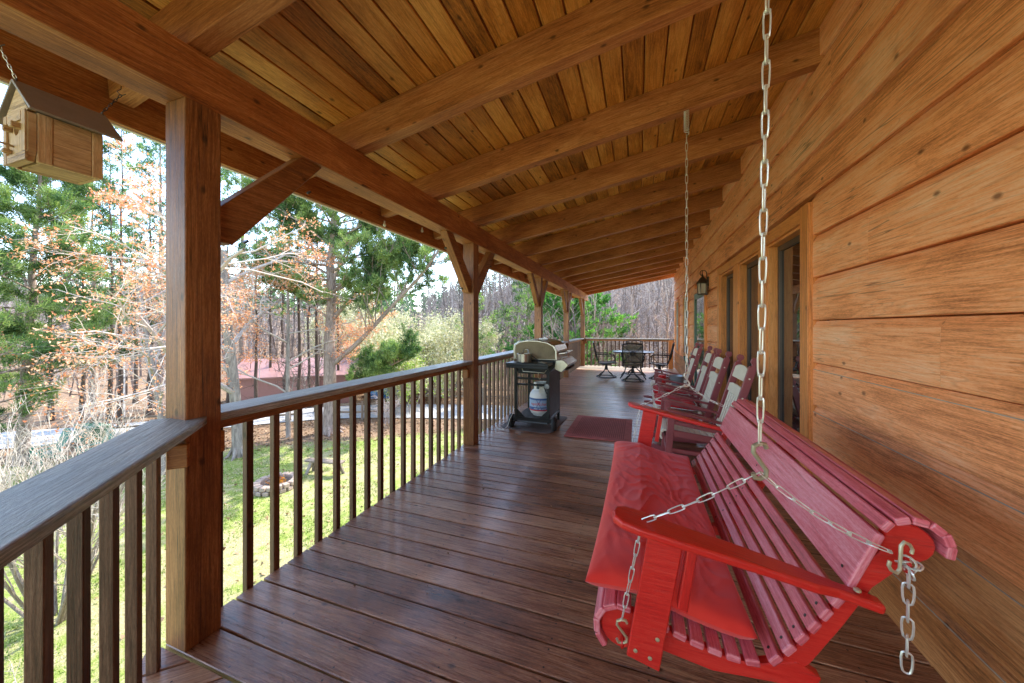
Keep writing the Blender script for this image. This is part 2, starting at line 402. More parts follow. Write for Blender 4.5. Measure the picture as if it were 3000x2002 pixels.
def mk_bark(name, a, b, moss=None, sc=1.0):
    N = NT(name); oc = N.n('ShaderNodeTexCoord').outputs['Object']
    st = N.n('ShaderNodeMapping', {'Vector': oc, 'Scale': (1, 1, .22)}).outputs[0]
    n1 = N.noise(st, 16 * sc, 5, .7, .6); n2 = N.noise(oc, 2.2, 3)
    f = N.math('MULTIPLY_ADD', n1, .9, N.math('MULTIPLY', n2, .25))
    c = N.ramp(f, [(.35, a), (.72, b)])
    c = N.mix(N.n('ShaderNodeAttribute', attribute_name='rnd').outputs['Fac'], c, tuple(min(.85, x * 1.9) for x in b))  # finer branches get paler, their sunlit look mixed into the colour
    bp = N.n('ShaderNodeBump', {'Strength': 1.0, 'Distance': .03, 'Height': n1})
    return N.out(N.n('ShaderNodeBsdfPrincipled', {'Base Color': c, 'Roughness': .9, 'Normal': bp.outputs[0], 'Specular IOR Level': .15}).outputs[0])
M['pinebark'] = mk_bark('pine_bark', (.1, .07, .055), (.45, .34, .28))
M['darkbark'] = mk_bark('dark_bark', (.035, .027, .022), (.14, .1, .08))
M['greybark'] = mk_bark('grey_bark', (.09, .07, .058), (.4, .34, .29), sc=.6)
M['whitebark'] = mk_bark('white_twig', (.14, .11, .085), (.36, .31, .25), sc=1.5)
M['woodsbark'] = mk_bark('woods_bark', (.16, .12, .11), (.44, .37, .35), sc=.4)
M['pine'] = leaf('pine_needles', [(0, (.02, .055, .025)), (.35, (.09, .17, .055)), (.7, (.27, .37, .12)), (1, (.5, .55, .22))])
M['pineb'] = leaf('blue_pine_needles', [(0, (.018, .055, .035)), (.4, (.06, .15, .08)), (.8, (.18, .3, .13)), (1, (.36, .46, .2))])
M['cedar'] = leaf('cedar_foliage', [(0, (.015, .07, .02)), (.5, (.07, .22, .04)), (1, (.28, .48, .1))])
M['bud'] = leaf('maple_buds', [(0, (.6, .2, .09)), (.5, (.88, .42, .2)), (1, (.97, .66, .42))], .35, (1, .75, .5))
M['blossom'] = leaf('cream_blossom', [(0, (.3, .34, .14)), (.5, (.62, .6, .34)), (1, (.85, .8, .62))], .35, (1, .98, .85))
M['yleaf'] = leaf('young_leaves', [(0, (.12, .25, .03)), (.5, (.3, .42, .06)), (1, (.5, .6, .15))], .4)
M['grass'] = leaf('grass_blades', [(0, (.1, .19, .03)), (.45, (.26, .36, .08)), (.8, (.5, .54, .2)), (1, (.7, .58, .38))], .3)
M['litter'] = leaf('leaf_litter', [(0, (.1, .05, .025)), (.5, (.28, .15, .08)), (1, (.48, .3, .17))], .1)
M['firef'] = leaf('orange_leaves_in_pit', [(0, (.7, .2, .02)), (1, (.85, .45, .1))], .4)

def scatter_tris(b, C, size, rs, up=.5):
    n = len(C); a = rs.normal(size=(n, 3)); a[:, 2] = np.abs(a[:, 2]) * up; a /= np.linalg.norm(a, axis=1, keepdims=True) + 1e-9
    c = rs.normal(size=(n, 3)); c = np.cross(a, c); c /= np.linalg.norm(c, axis=1, keepdims=True) + 1e-9
    s = size * rs.uniform(.6, 1.3, (n, 1)); V = np.stack([C - c * s * .5, C + c * s * .5, C + a * s * 1.2 + c * s * .2], 1).reshape(-1, 3)
    F = np.arange(3 * n).reshape(-1, 3); b.add_np(V, F, rs.random(n))

# ------------------------------------------------------------------ terrain
def smooth(t):
    t = min(1, max(0, t)); return t * t * (3 - 2 * t)
GZ = -3.4
def hgt(x, y):
    r = math.hypot(x, y); az = math.degrees(math.atan2(x, y))
    A = 25 + (9 - 25) * smooth((-12 - az) / 22) if az < 0 else 25
    if abs(az) > 130: A = 6
    r0 = 19 + 12 * smooth((-14 - az) / 14)
    h = GZ + A * smooth((r - r0) / 120) 
    h += .25 * mnoise.noise(Vector((x * .06, y * .06, 2))) * smooth((r - 10) / 20) + 2.5 * mnoise.noise(Vector((x * .015, y * .015, 5))) * smooth((r - 45) / 60)
    if r > 130: h += 14 * smooth((r - 130) / 300) * (.6 + .8 * mnoise.noise(Vector((x * .006, y * .006, 1))))
    if r > 700: h -= (r - 700) * .02
    return h

def mk_ground():
    N = NT('lawn_and_forest_floor'); g = N.n('ShaderNodeNewGeometry').outputs['Position']
    a = N.noise(g, .55, 5, .65); b = N.noise(g, 3.2, 5, .7); c3 = N.noise(g, 38, 4, .75); 
    lit = N.n('ShaderNodeAttribute', attribute_name='litter').outputs['Fac']
    gr = N.ramp(N.math('MULTIPLY_ADD', c3, .7, N.math('MULTIPLY', b, .4)), [(.3, (.07, .13, .02)), (.5, (.24, .31, .06)), (.7, (.46, .5, .17))])
    dry = N.ramp(c3, [(.3, (.24, .18, .09)), (.5, (.48, .38, .23)), (.68, (.72, .6, .42))])
    m1 = N.math('MULTIPLY', N.math('SUBTRACT', N.math('MULTIPLY_ADD', b, .55, N.math('MULTIPLY', a, .55)), .49), 9, clamp=True)
    c = N.mix(N.math('MULTIPLY', m1, .7), gr, dry)
    m2 = N.math('MULTIPLY', N.math('SUBTRACT', N.math('ADD', lit, N.math('MULTIPLY_ADD', b, .9, -.45)), .4), 5, clamp=True)
    lt = N.ramp(N.math('MULTIPLY_ADD', c3, .8, N.math('MULTIPLY', b, .3)), [(.3, (.08, .045, .025)), (.5, (.22, .14, .085)), (.7, (.42, .29, .19))])
    c = N.mix(m2, c, lt)
    bp = N.n('ShaderNodeBump', {'Strength': .8, 'Distance': .06, 'Height': c3})
    return N.out(N.n('ShaderNodeBsdfPrincipled', {'Base Color': c, 'Roughness': .95, 'Normal': bp.outputs[0], 'Specular IOR Level': .1}).outputs[0])
def litter_amt(x, y):
    # lawn near the house, leaf litter further out
    d = (-x - 10.2) * .55 + (y - 11.2) * .8
    return smooth(d / 3.2 + .1)
def build_ground():
    rs = [0] + list(np.concatenate([np.arange(1, 40, 1.0), 40 * 1.07 ** np.arange(0, 66)])); na = 180
    V = [(-4, 4, hgt(-4, 4))]
    for r in rs[1:]:
        for k in range(na):
            a = 2 * PI * k / na; x = -4 + r * math.sin(a); y = 4 + r * math.cos(a); V.append((x, y, hgt(x, y)))
    F = [(0, 1 + (k + 1) % na, 1 + k) for k in range(na)]
    for i in range(len(rs) - 2):
        for k in range(na):
            q = (k + 1) % na; F.append((1 + i * na + k, 1 + i * na + q, 1 + (i + 1) * na + q, 1 + (i + 1) * na + k))
    me = bpy.data.meshes.new('ground'); me.from_pydata(V, [], F); me.update()
    at = me.attributes.new('litter', 'FLOAT', 'POINT'); at.data.foreach_set('value', [litter_amt(v[0], v[1]) for v in V])
    me.polygons.foreach_set('use_smooth', [True] * len(me.polygons))
    me.materials.append(mk_ground()); o = bpy.data.objects.new('ground', me); col.objects.link(o)
    if sum(p.normal.z for p in list(me.polygons)[:200]) < 0: me.flip_normals()
    o['kind'] = 'structure'
build_ground()

# road
ROAD = [(-60, -30), (-44, -9), (-33, 1.5), (-25.5, 6.5), (-20.5, 11.6), (-15.6, 15.6), (-8.3, 18.0), (0, 19.6), (12, 20.4), (30, 20)]
def road_pts():
    P = []
    for i in range(len(ROAD) - 1):
        p0 = ROAD[max(0, i - 1)]; p1 = ROAD[i]; p2 = ROAD[i + 1]; p3 = ROAD[min(len(ROAD) - 1, i + 2)]
        for s in range(8):
            t = s / 8
            P.append(tuple(.5 * (2 * p1[k] + (p2[k] - p0[k]) * t + (2 * p0[k] - 5 * p1[k] + 4 * p2[k] - p3[k]) * t * t + (3 * p1[k] - p0[k] - 3 * p2[k] + p3[k]) * t ** 3) for k in (0, 1)))
    return P
def build_road():
    P = road_pts(); b = MB(); w = 1.5; V = []; F = []
    for i, p in enumerate(P):
        q = P[min(i + 1, len(P) - 1)]; o = P[max(i - 1, 0)]; t = nrm((q[0] - o[0], q[1] - o[1])); n = (-t[1], t[0])
        for s in (-1, -.5, 0, .5, 1):
            x = p[0] + n[0] * w * s; y = p[1] + n[1] * w * s; V.append((x, y, hgt(x, y) + .05))
    for i in range(len(P) - 1):
        for k in range(4): F.append((i * 5 + k, i * 5 + k + 1, i * 5 + 6 + k, i * 5 + 5 + k))
    b.add(V, F)
    N = NT('gravel_road'); g = N.n('ShaderNodeNewGeometry').outputs['Position']
    c = N.ramp(N.noise(g, 9, 6, .8), [(.3, (.3, .3, .3)), (.7, (.52, .51, .5))])
    m = N.out(N.n('ShaderNodeBsdfPrincipled', {'Base Color': c, 'Roughness': .9}).outputs[0])
    o = part('road', b, m, origin=(0, 0, 0)); o['kind'] = 'structure'
build_road()

# ------------------------------------------------------------------ the porch
POSTY = [1.03, 3.85, 6.90, 9.81, 12.85]
X_IN, X_OUT = -1.83, -1.97
YN, YF = -3.2, 13.05
WX = 1.14
SL = .18
def rbot(x): return 2.635 + SL * (x + 1.83)
RD = .235
def rceil(x): return rbot(x) + RD

# deck floor
b = MB(); y = .955; PITCH = .1445
while y < YF - .05:
    r_ = rng.random(); dz = rng.uniform(-.0012, .0012)
    js = sorted([rng.uniform(-1.2, .6)]) if rng.random() < .25 and y > 3 else []
    xs = [-1.97 + rng.uniform(-.004, .004)] + js + [1.15]
    for x0, x1 in zip(xs[:-1], xs[1:]):
        b.bb(x0 + .001, x1 - .001, y + .005, y + PITCH - .005, -.036, dz, 0, rng.random())
    y += PITCH
# angled near section: boards run at 45 degrees
s2 = math.sqrt(.5); n = 0
b2 = MB()
# quadrilateral boards clipped by y<.95 and by the railing edge x+y>-1.09
k0 = .955 + 1.97  # start near post: lines y-x = const
def clip_poly(poly, nx, ny, c):      # keep nx*x+ny*y<=c
    out = []
    for i in range(len(poly)):
        p, q = poly[i], poly[(i + 1) % len(poly)]; dp = nx * p[0] + ny * p[1] - c; dq = nx * q[0] + ny * q[1] - c
        if dp <= 0: out.append(p)
        if dp * dq < 0: t = dp / (dp - dq); out.append((p[0] + (q[0] - p[0]) * t, p[1] + (q[1] - p[1]) * t))
    return out
kk = 2.925; 
while kk > -9:
    k1 = kk - .008 * 1.414; k2 = kk - (PITCH - 0) * 1.414 + .0
    poly = [((-3 - k1) / 2 - 3, (-3 + k1) / 2 - 3), ((9 - k1) / 2, (9 + k1) / 2), ((9 - k2) / 2, (9 + k2) / 2), ((-3 - k2) / 2 - 3, (-3 + k2) / 2 - 3)]
    poly = clip_poly(poly, 0, 1, .948); poly = clip_poly(poly, -1, -1, 1.09); poly = clip_poly(poly, 1, 0, 1.15); poly = clip_poly(poly, 0, -1, 3.2)
    if len(poly) >= 3:
        r_ = rng.random(); V = [(p[0], p[1], 0) for p in poly] + [(p[0], p[1], -.036) for p in poly]; m = len(poly)
        uvf = [((p[0] + p[1]) * s2, (p[1] - p[0]) * s2 - kk * s2 + .78) for p in poly]
        F = [tuple(range(m - 1, -1, -1))]; uv = [[uvf[i] for i in F[0]]]
        area = sum(poly[i][0] * poly[(i + 1) % m][1] - poly[(i + 1) % m][0] * poly[i][1] for i in range(m))
        if area > 0: F = [tuple(range(m))]; uv = [uvf]
        for i in range(m): j = (i + 1) % m; F.append((i, j, m + j, m + i)); uv.append([(0, 0)] * 4)
        b.add(V, F, uv, r_)
    kk -= PITCH * 1.414
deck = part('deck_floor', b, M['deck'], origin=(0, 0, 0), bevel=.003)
deck['kind'] = 'structure'
# deck rim boards, joists below
deckf = thing('deck_frame', 'brown rim boards and joists under the porch deck', 'deck frame', (0, 5, -.3))
b = MB()
b.bb(-1.965, -1.925, .96, 13.02, -.29, -.045, 1); b.bb(-1.92, 1.1, 12.98, 13.02, -.29, -.045, 0)
b.beam((-1.93, .86, -.167), (2.1, -3.17, -.167), .04, .245)
each('rim_board', b, M['subrail'], deckf, .004)
b = MB(); yy = 1.2
while yy < 12.9: b.bb(-1.92, 1.1, yy - .02, yy + .02, -.28, -.042, 0); yy += .61
part('joist', b, M['subrail'], deckf)['kind'] = 'stuff'
b = MB(); b.bb(-1.9, 1.5, -3.2, 13, -3.5, -3.42); 
for yp in POSTY:
    b.bb(-1.9, -1.76, yp - .07, yp + .07, GZ, -.3, 2)
each('support_post', b, M['post'], deckf)

# posts with braces
plab = ['thick porch post nearest the viewer, left of the photo where the railing turns',
        'second porch post along the railing, just before the gas grill',
        'third porch post, rising behind the stainless grill hood',
        'fourth porch post, between the grill and the far corner',
        'farthest porch post, at the corner of the side and end railings']
def add_brace(parent, yp, side):
    b = MB(); b_ = 2.39
    y0 = yp + side * .07; y1 = yp + side * .55
    # brace outline in (y,z): 45 degree with plumb and level cuts
    z0 = 1.80
    pts = [(y0, z0), (y0, z0 + .155), (y0 + side * .435, b_), (y0 + side * .585, b_), (y0 + side * .07, z0)] if side * 1 else []
    b.prism([(p[0], p[1]) for p in pts] if side > 0 else [(p[0], p[1]) for p in pts][::-1], (-1.9, 0, 0), (0, 1, 0), (0, 0, 1), .085)
    o = part('brace', b, M['post'], parent, .004)
    b = MB()
    for t in (.12, .86):
        yy = y0 + side * (.05 + .5 * t); zz = z0 + .02 + .52 * t
        nn = nrm((0, -side * -.0 - 1 * .7, -.7)) if side < 0 else nrm((0, .7, -.7))
        c = np.array((-1.9, yy + side * -.0, zz)) + np.array((0, side * .045, -.045)) 
        z_ = nrm((0, side, -1)); x_ = np.array((1., 0, 0)); y_ = np.cross(z_, x_)
        b.lathe([(.0, -.004), (.014, -.004), (.014, .006), (0, .008)], c, 8, np.array([x_, y_, z_]).T, close=False)
    each('bolt', b, M['blk2'], o)
for i, yp in enumerate(POSTY):
    t = thing('porch_post', plab[i], 'post', (-1.9, yp, 0), 'porch posts')
    b = MB(); b.bb(X_OUT, X_IN, yp - .07, yp + .07, 0.001, 2.389, 2, rng.random())
    part('shaft', b, M['post'], t, .005, seg=2)
    if i != 0: add_brace(t, yp, -1)
    if i != 4: add_brace(t, yp, 1)

# railings
def railing(name, label, p0, p1, n_bal, inner, cap0=0.0, cap1=0.0):
    """straight section from p0 to p1 (centre of cap). inner = unit vector toward the porch"""
    p0 = np.array((*p0, 0.)); p1 = np.array((*p1, 0.)); d = nrm(p1 - p0); inn = np.array((*inner, 0.))
    L = np.linalg.norm(p1 - p0); t = thing(name, label, 'railing', tuple((p0 + p1) / 2), 'porch railing sections')
    up = np.array((0, 0, 1.))
    b = MB(); b.beam(p0 + up * .98 - d * cap0, p1 + up * .98 + d * cap1, .2, .038); part('cap_rail', b, M['cap'], t, .006, seg=2)
    b = MB(); b.beam(p0 + up * .932 - inn * .005, p1 + up * .932 - inn * .005, .04, .056); part('sub_rail', b, M['subrail'], t, .003)
    b = MB()
    for q in (p0 + d * .025, p1 - d * .025): b.beam(q + up * .85 + inn * .02 - d * .025, q + up * .85 + inn * .02 + d * .025, .07, .10)
    each('rail_block', b, M['subrail'], t, .003)
    for k in range(n_bal):
        c = p0 + d * (L * (k + .5) / n_bal) - inn * .045
        b = MB(); b.bb(c[0] - .019, c[0] + .019, c[1] - .019, c[1] + .019, 0, 1, 2)
        # rotate to section direction
        b = MB(); b.box(c + up * .395, (.036, .036, 1.03), np.array([d, np.cross(up, d), up]).T, 2)
        part('baluster', b, M['bal'], t, .0025)
    return t
rl = ['side railing between the nearest post and the second post, lawn and fire pit behind it',
      'side railing section behind and left of the gas grill, between second and third posts',
      'side railing section between the third and fourth posts, past the grill',
      'side railing section between the fourth post and the far corner post']
for i in range(4):
    y0 = POSTY[i] + .07; y1 = POSTY[i + 1] - .07
    railing('porch_railing', rl[i], (-1.94, y0), (-1.94, y1), [18, 19, 18, 19][i], (1, 0), 0, 0)
# near 45 degree section
P0 = np.array((-1.885, .955)); dd = np.array((s2, -s2))
t = railing('porch_railing', 'angled railing section at bottom left with a weathered grey cap, nearest the viewer', tuple(P0), tuple(P0 + dd * 3.6), 24, (s2, s2), .05, 0)
t = railing('porch_railing', 'end railing behind the patio dining set, across the far end of the porch', (-1.83, 12.93), (1.1, 12.93), 21, (0, -1), 0, 0)
t = thing('railing_post', 'square railing post where the end railing meets the cabin wall', 'post', (1.0, 12.9, 0))
b = MB(); b.bb(.93, 1.07, 12.86, 13.0, .001, .96, 2); part('shaft', b, M['trim'], t, .004)

# roof
roof = thing('porch_roof', 'sloping timber porch roof with plank ceiling, rafters and long eave beam', 'roof', (-.3, 5.2, 2.4))
b = MB(); b.bb(-2.0, X_IN, YN, 5.2, 2.39, 2.62, 1, .3); b.bb(-2.0, X_IN, 5.203, 9.81, 2.39, 2.62, 1, .6); b.bb(-2.0, X_IN, 9.813, 13.73, 2.39, 2.62, 1, .8)
part('eave_beam', b, M['beam'], roof, .006, seg=2)
ys = [1.02 + .9775 * k for k in range(-4, 13)]
for yk in ys:
    b = MB(); x0, x1 = -2.47, 1.2
    zc = lambda x: rbot(x) + RD / 2 - .001
    b.beam((x0, yk, zc(x0)), (x1, yk, zc(x1)), .092, RD - .002)
    part('rafter', b, M['rafter'], roof, .005, seg=2)
# end (barge) rafter
b = MB(); b.beam((-2.47, 13.72, zc(-2.47)), (1.2, 13.72, zc(1.2)), .04, RD + .04); part('barge_board', b, M['rafter'], roof, .003)
# ceiling boards along Y
b = MB(); x = -2.46; cw = .1385
while x < 1.2:
    zz = rceil(x + cw / 2) + .009
    ya = YN
    cuts = [YN] + sorted([1.02 + .9775 * rng.randint(-2, 12)]) + [13.74]
    for y0, y1 in zip(cuts[:-1], cuts[1:]):
        ux = nrm((1, 0, SL)); b.box((x + cw / 2, (y0 + y1) / 2, zz), (cw / ux[0] - .011, y1 - y0 - .002, .018), np.array([ux, (0, 1, 0), np.cross(ux, (0, 1, 0))]).T, 1)
    x += cw
part('ceiling_board', b, M['ceil'], roof, .003, label='planks of the ceiling laid along the porch')
b = MB(); ux = nrm((1, 0, SL))
b.box((-.63, 5.27, rceil(-.63) + .045), (3.82, 17.0, .05), np.array([ux, (0, 1, 0), np.cross(ux, (0, 1, 0))]).T, 1)
part('roof_deck', b, M['rafter'], roof)
b = MB(); b.bb(-2.505, -2.475, YN, 13.74, 2.43, 2.74, 1); part('fascia', b, M['beam'], roof, .003)
b = MB(); b.bb(-2.53, -2.507, YN, 13.76, 2.425, 2.437, 1); part('drip_edge', b, M['white'], roof)
# frieze boards between rafters at the wall
b = MB()
for a, c in zip(ys[:-1], ys[1:]): b.bb(1.175, 1.2, a + .047, c - .047, 3.0, 3.42, 1)
each('frieze_board', b, M['rafter'], roof)

for (yy, zz) in ((2.98, 2.452), (3.648, 2.56)):
    b = MB(); c = (-2.45, yy, zz)
    b.lathe([(.0, -.028), (.012, -.024), (.018, -.01), (.012, .004), (.008, .012), (.008, .03), (0, .03)], c, 12, close=False)
    o = part('eave_bulb', b, M['bulbglass'], smooth=True)
    tag(o, 'small round white bulb under the eave, ' + ('the nearer of two' if yy < 3 else 'the farther of two'), 'bulb', 'bulbs under the eave')

# ------------------------------------------------------------------ cabin wall
cabin = thing('log_cabin', 'orange-brown log-sided cabin wall with windows running the length of the porch', 'cabin', (1.3, 5, 0))
WY0, WY1 = 3.03, 6.12
opens = [(WY0 + .02, WY1 - .02, .25, 2.26), (7.12, 8.62, .0, 2.16), (9.5, 10.62, .64, 2.24), (11.68, 12.66, .58, 2.24)]
def spans(z0, z1, a, c):
    segs = [(a, c)]
    for (y0, y1, q0, q1) in opens:
        if q0 < z1 and q1 > z0:
            ns = []
            for s in segs:
                if y1 <= s[0] or y0 >= s[1]: ns.append(s); continue
                if s[0] < y0: ns.append((s[0], y0))
                if s[1] > y1: ns.append((y1, s[1]))
            segs = ns
    return segs
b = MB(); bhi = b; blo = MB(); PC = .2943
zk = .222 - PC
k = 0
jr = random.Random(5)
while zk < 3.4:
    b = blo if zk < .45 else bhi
    z0 = zk + .049; z1 = zk + PC
    z0s = [z0]
    js = [jr.uniform(-2.5, 13) for _ in range(3)]
    if k == 8: js = [4.05, -1, 9]
    if k == 4: js = [1.92, 7, 10.5]
    # log profile slightly rounded: three stacked facets
    for (ya, yb) in spans(z0, z1, YN, 13.35):
        cuts = [ya] + sorted(j for j in js if ya + .3 < j < yb - .3) + [yb]
        for c0, c1 in zip(cuts[:-1], cuts[1:]):
            prof = [(WX + .1, z0), (WX + .003, z0), (WX, z0 + .004), (WX - .003, (z0 + z1) / 2), (WX, z1 - .003), (WX + .024, z1 + .041), (WX + .1, z1 + .041)]
            V = [(p[0], c0 + .0008, p[1]) for p in prof] + [(p[0], c1 - .0008, p[1]) for p in prof]; m = len(prof); rr = jr.random()
            F = [tuple(range(m)), tuple(range(2 * m - 1, m - 1, -1))]; uv = [[(p[0], p[1]) for p in prof], [(p[0], p[1]) for p in prof][::-1]]
            acc = 0
            for i in range(m - 1):
                l = math.dist(prof[i], prof[i + 1]); F.append((i, m + i, m + i + 1, i + 1)); uv.append([(c0, acc), (c1, acc), (c1, acc + l), (c0, acc + l)]); acc += l
            b.add(V, F, uv, rr)
    zk += PC; k += 1
part('log_siding', bhi, M['wall'], cabin); part('log_siding', blo, M['wall_shaded'], cabin, label='lower logs with shade painted into their colour')
# chinking line on ledges low on the wall
b = MB()
for q in range(0, 4):
    z = .222 + PC * q
    for (ya, yb) in spans(z - .01, z + .02, YN, 13.3): b.bb(WX - .0008, WX + .01, ya, yb, z - .001, z + .0025, 1)
part('dust_line', b, plain('pale_caulk', (.42, .36, .28), .9, dirt=.6), cabin)
# core and far end
b = MB()
for (ya, yb) in spans(1.0, 1.2, YN, 13.34): b.bb(WX + .101, WX + .16, ya, yb, -.3, 3.45, 1)
for (y0, y1, q0, q1) in opens:
    b.bb(WX + .101, WX + .16, y0, y1, q1, 3.45, 1)
    if q0 > .1: b.bb(WX + .101, WX + .16, y0, y1, -.3, q0, 1)
b.bb(WX + .16, 9, 13.28, 13.34, -3.4, 3.45, 0)
b.bb(WX + .101, WX + .16, YN, 13.34, -3.4, -.3, 1)
part('wall_core', b, M['wall'], cabin)
b = MB(); b.bb(WX + .16, 9, YN, 13.28, 3.45, 3.5); b.bb(WX + .9, WX + .95, YN, 13.2, -.2, 3.4); part('interior', b, plain('dark_interior', (.03, .022, .018), .8), cabin)
b = MB(); b.beam((1.2, 5.27, 3.5), (6.5, 5.27, 5.6), 17.2, .1); part('main_roof', b, M['birdroof'], cabin)

# triple window
def trim_box(b, y0, y1, z0, z1, g, x=1.112, xb=None): b.bb(x, xb or WX + .06, y0, y1, z0, z1, g)
win = [(3.18, 3.93), (4.2, 4.93), (5.2, 5.97)]
for i, (a, c) in enumerate(win):
    b = MB()
    # jamb lining
    b.bb(WX + .0, WX + .13, a - .022, a, .33, 2.14, 2); b.bb(WX + .0, WX + .13, c, c + .022, .33, 2.14, 2)
    b.bb(WX + .0, WX + .13, a - .022, c + .022, 2.14, 2.162, 1); b.bb(WX, WX + .13, a - .022, c + .022, .308, .33, 1)
    w = part('window', b, M['trim'], cabin, .002)
    b = MB()
    b.bb(WX + .07, WX + .115, a + .001, a + .05, .331, 2.139, 2); b.bb(WX + .07, WX + .115, c - .05, c - .001, .331, 2.139, 2)
    b.bb(WX + .07, WX + .115, a + .051, c - .051, 2.09, 2.139, 1); b.bb(WX + .07, WX + .115, a + .051, c - .051, .331, .38, 1)
    each('sash', b, M['sash'], w, .002)
    b = MB(); b.bb(WX + .088, WX + .094, a + .05, c - .05, .38, 2.09); part('pane', b, M['glass'], w)
b = MB()
trim_box(b, 3.03, 3.157, .2, 2.27, 2, 1.108)
for (l, r_) in ((3.953, 4.177), (4.953, 5.177)): trim_box(b, l, r_, .3, 2.163, 2, 1.122)
trim_box(b, 5.993, 6.12, .2, 2.27, 2, 1.115)
trim_box(b, 3.158, 5.992, 2.164, 2.268, 1, 1.115)
trim_box(b, 3.158, 5.992, .2, .299, 1, 1.1)
each('window_trim', b, M['trim'], cabin, .003)
# glass door
b = MB(); trim_box(b, 7.1, 7.19, 0, 2.2, 2, 1.1); trim_box(b, 8.55, 8.64, 0, 2.2, 2, 1.12); trim_box(b, 7.191, 8.549, 2.1, 2.2, 1, 1.12)
each('door_trim', b, M['trim'], cabin, .003)
b = MB()
b.bb(1.12, 1.17, 7.2, 7.31, .02, 2.09, 2); b.bb(1.12, 1.17, 8.43, 8.54, .02, 2.09, 2); b.bb(1.12, 1.17, 7.311, 8.429, 1.98, 2.09, 1); b.bb(1.12, 1.17, 7.311, 8.429, .02, .22, 1)
dr = part('door', b, M['green'], cabin, .004)
b = MB(); b.bb(1.14, 1.146, 7.31, 8.43, .22, 1.98); part('pane', b, M['doorglass'], dr)
b = MB(); b.lathe([(0, 0), (.028, 0), (.03, .03), (.02, .045), (0, .05)], (1.12, 7.26, 1.0), 12, np.array([(0, 0, 1), (0, 1, 0), (-1, 0, 0)]).T, close=False); part('handle', b, M['brass'], dr)
for (a, c, q0, q1) in ((9.58, 10.54, .72, 2.16), (11.75, 12.59, .66, 2.16)):
    b = MB()
    trim_box(b, a - .09, a, q0 - .08, q1 + .08, 2, 1.112); trim_box(b, c, c + .09, q0 - .08, q1 + .08, 2, 1.112); trim_box(b, a + .001, c - .001, q1, q1 + .08, 1, 1.114); trim_box(b, a + .001, c - .001, q0 - .08, q0, 1, 1.114)
    w = part('window', b, M['trim'], cabin, .003)
    b = MB(); b.bb(WX, WX + .04, a + .001, a + .05, q0, q1, 2); b.bb(WX, WX + .04, c - .05, c - .001, q0, q1, 2); b.bb(WX, WX + .04, a + .05, c - .05, (q0 + q1) / 2 - .02, (q0 + q1) / 2 + .02, 1)
    each('sash', b, M['white'], w)
    b = MB(); b.bb(WX + .02, WX + .025, a + .05, c - .05, q0, q1); part('pane', b, M['screen'], w)

# lantern
ln = thing('wall_lantern', 'dark bronze carriage lantern with scroll arm on the cabin wall', 'lantern', (1.14, 6.98, 1.95))
cx_, cy_ = 1.045, 6.95
b = MB(); b.prism([(-.03, -.08), (.03, -.08), (.035, 0), (.03, .08), (-.03, .08), (-.035, 0)], (1.125, cy_, 2.19), (0, 1, 0), (0, 0, 1), .03)
part('back_plate', b, M['blk2'], ln, .004)
b = MB(); pts = []
for k in range(22):
    a = PI * 1.15 - k / 21 * PI * 2.3; rr = .035 + .02 * (k / 21)
    pts.append((1.09 - .0 + rr * math.cos(a) * -1 - .02, cy_, 2.33 + rr * math.sin(a)))
b.tube([(1.12, cy_, 2.18), (1.11, cy_, 2.26), (1.105, cy_, 2.33)] + [(1.055 + .05 * math.cos(a), cy_, 2.335 + .05 * math.sin(a)) for a in np.linspace(0, PI, 9)] + [(1.01, cy_, 2.31), (1.025, cy_, 2.295), (1.04, cy_, 2.31), (1.03, cy_, 2.325)], .007, 8)
b.tube([(1.045, cy_, 2.385), (1.045, cy_, 2.27)], .006, 8)
part('scroll_arm', b, M['blk2'], ln, smooth=True)
b = MB()
b.lathe([(0, 2.31), (.012, 2.3), (.02, 2.27), (.045, 2.245), (.075, 2.2), (.098, 2.17), (.1, 2.155), (.085, 2.15), (0, 2.15)], (cx_, cy_, 0), 6, close=False)
b.lathe([(0, 1.955), (.08, 1.955), (.082, 1.975), (.07, 1.98), (0, 1.98)], (cx_, cy_, 0), 6, close=False)
for k in range(6):
    a = k * PI / 3; b.beam((cx_ + .076 * math.cos(a), cy_ + .076 * math.sin(a), 1.97), (cx_ + .088 * math.cos(a), cy_ + .088 * math.sin(a), 2.16), .01, .01, (1, 0, .1))
part('cage', b, M['blk2'], ln)
b = MB(); b.lathe([(.07, 1.98), (.08, 2.15)], (cx_, cy_, 0), 6, close=False); part('glass', b, M['lglass'], ln)
b = MB(); b.lathe([(0, 1.98), (.012, 1.98), (.012, 2.04), (.016, 2.06), (.01, 2.1), (0, 2.11)], (cx_, cy_, 0), 10, close=False); part('bulb', b, M['white'], ln)

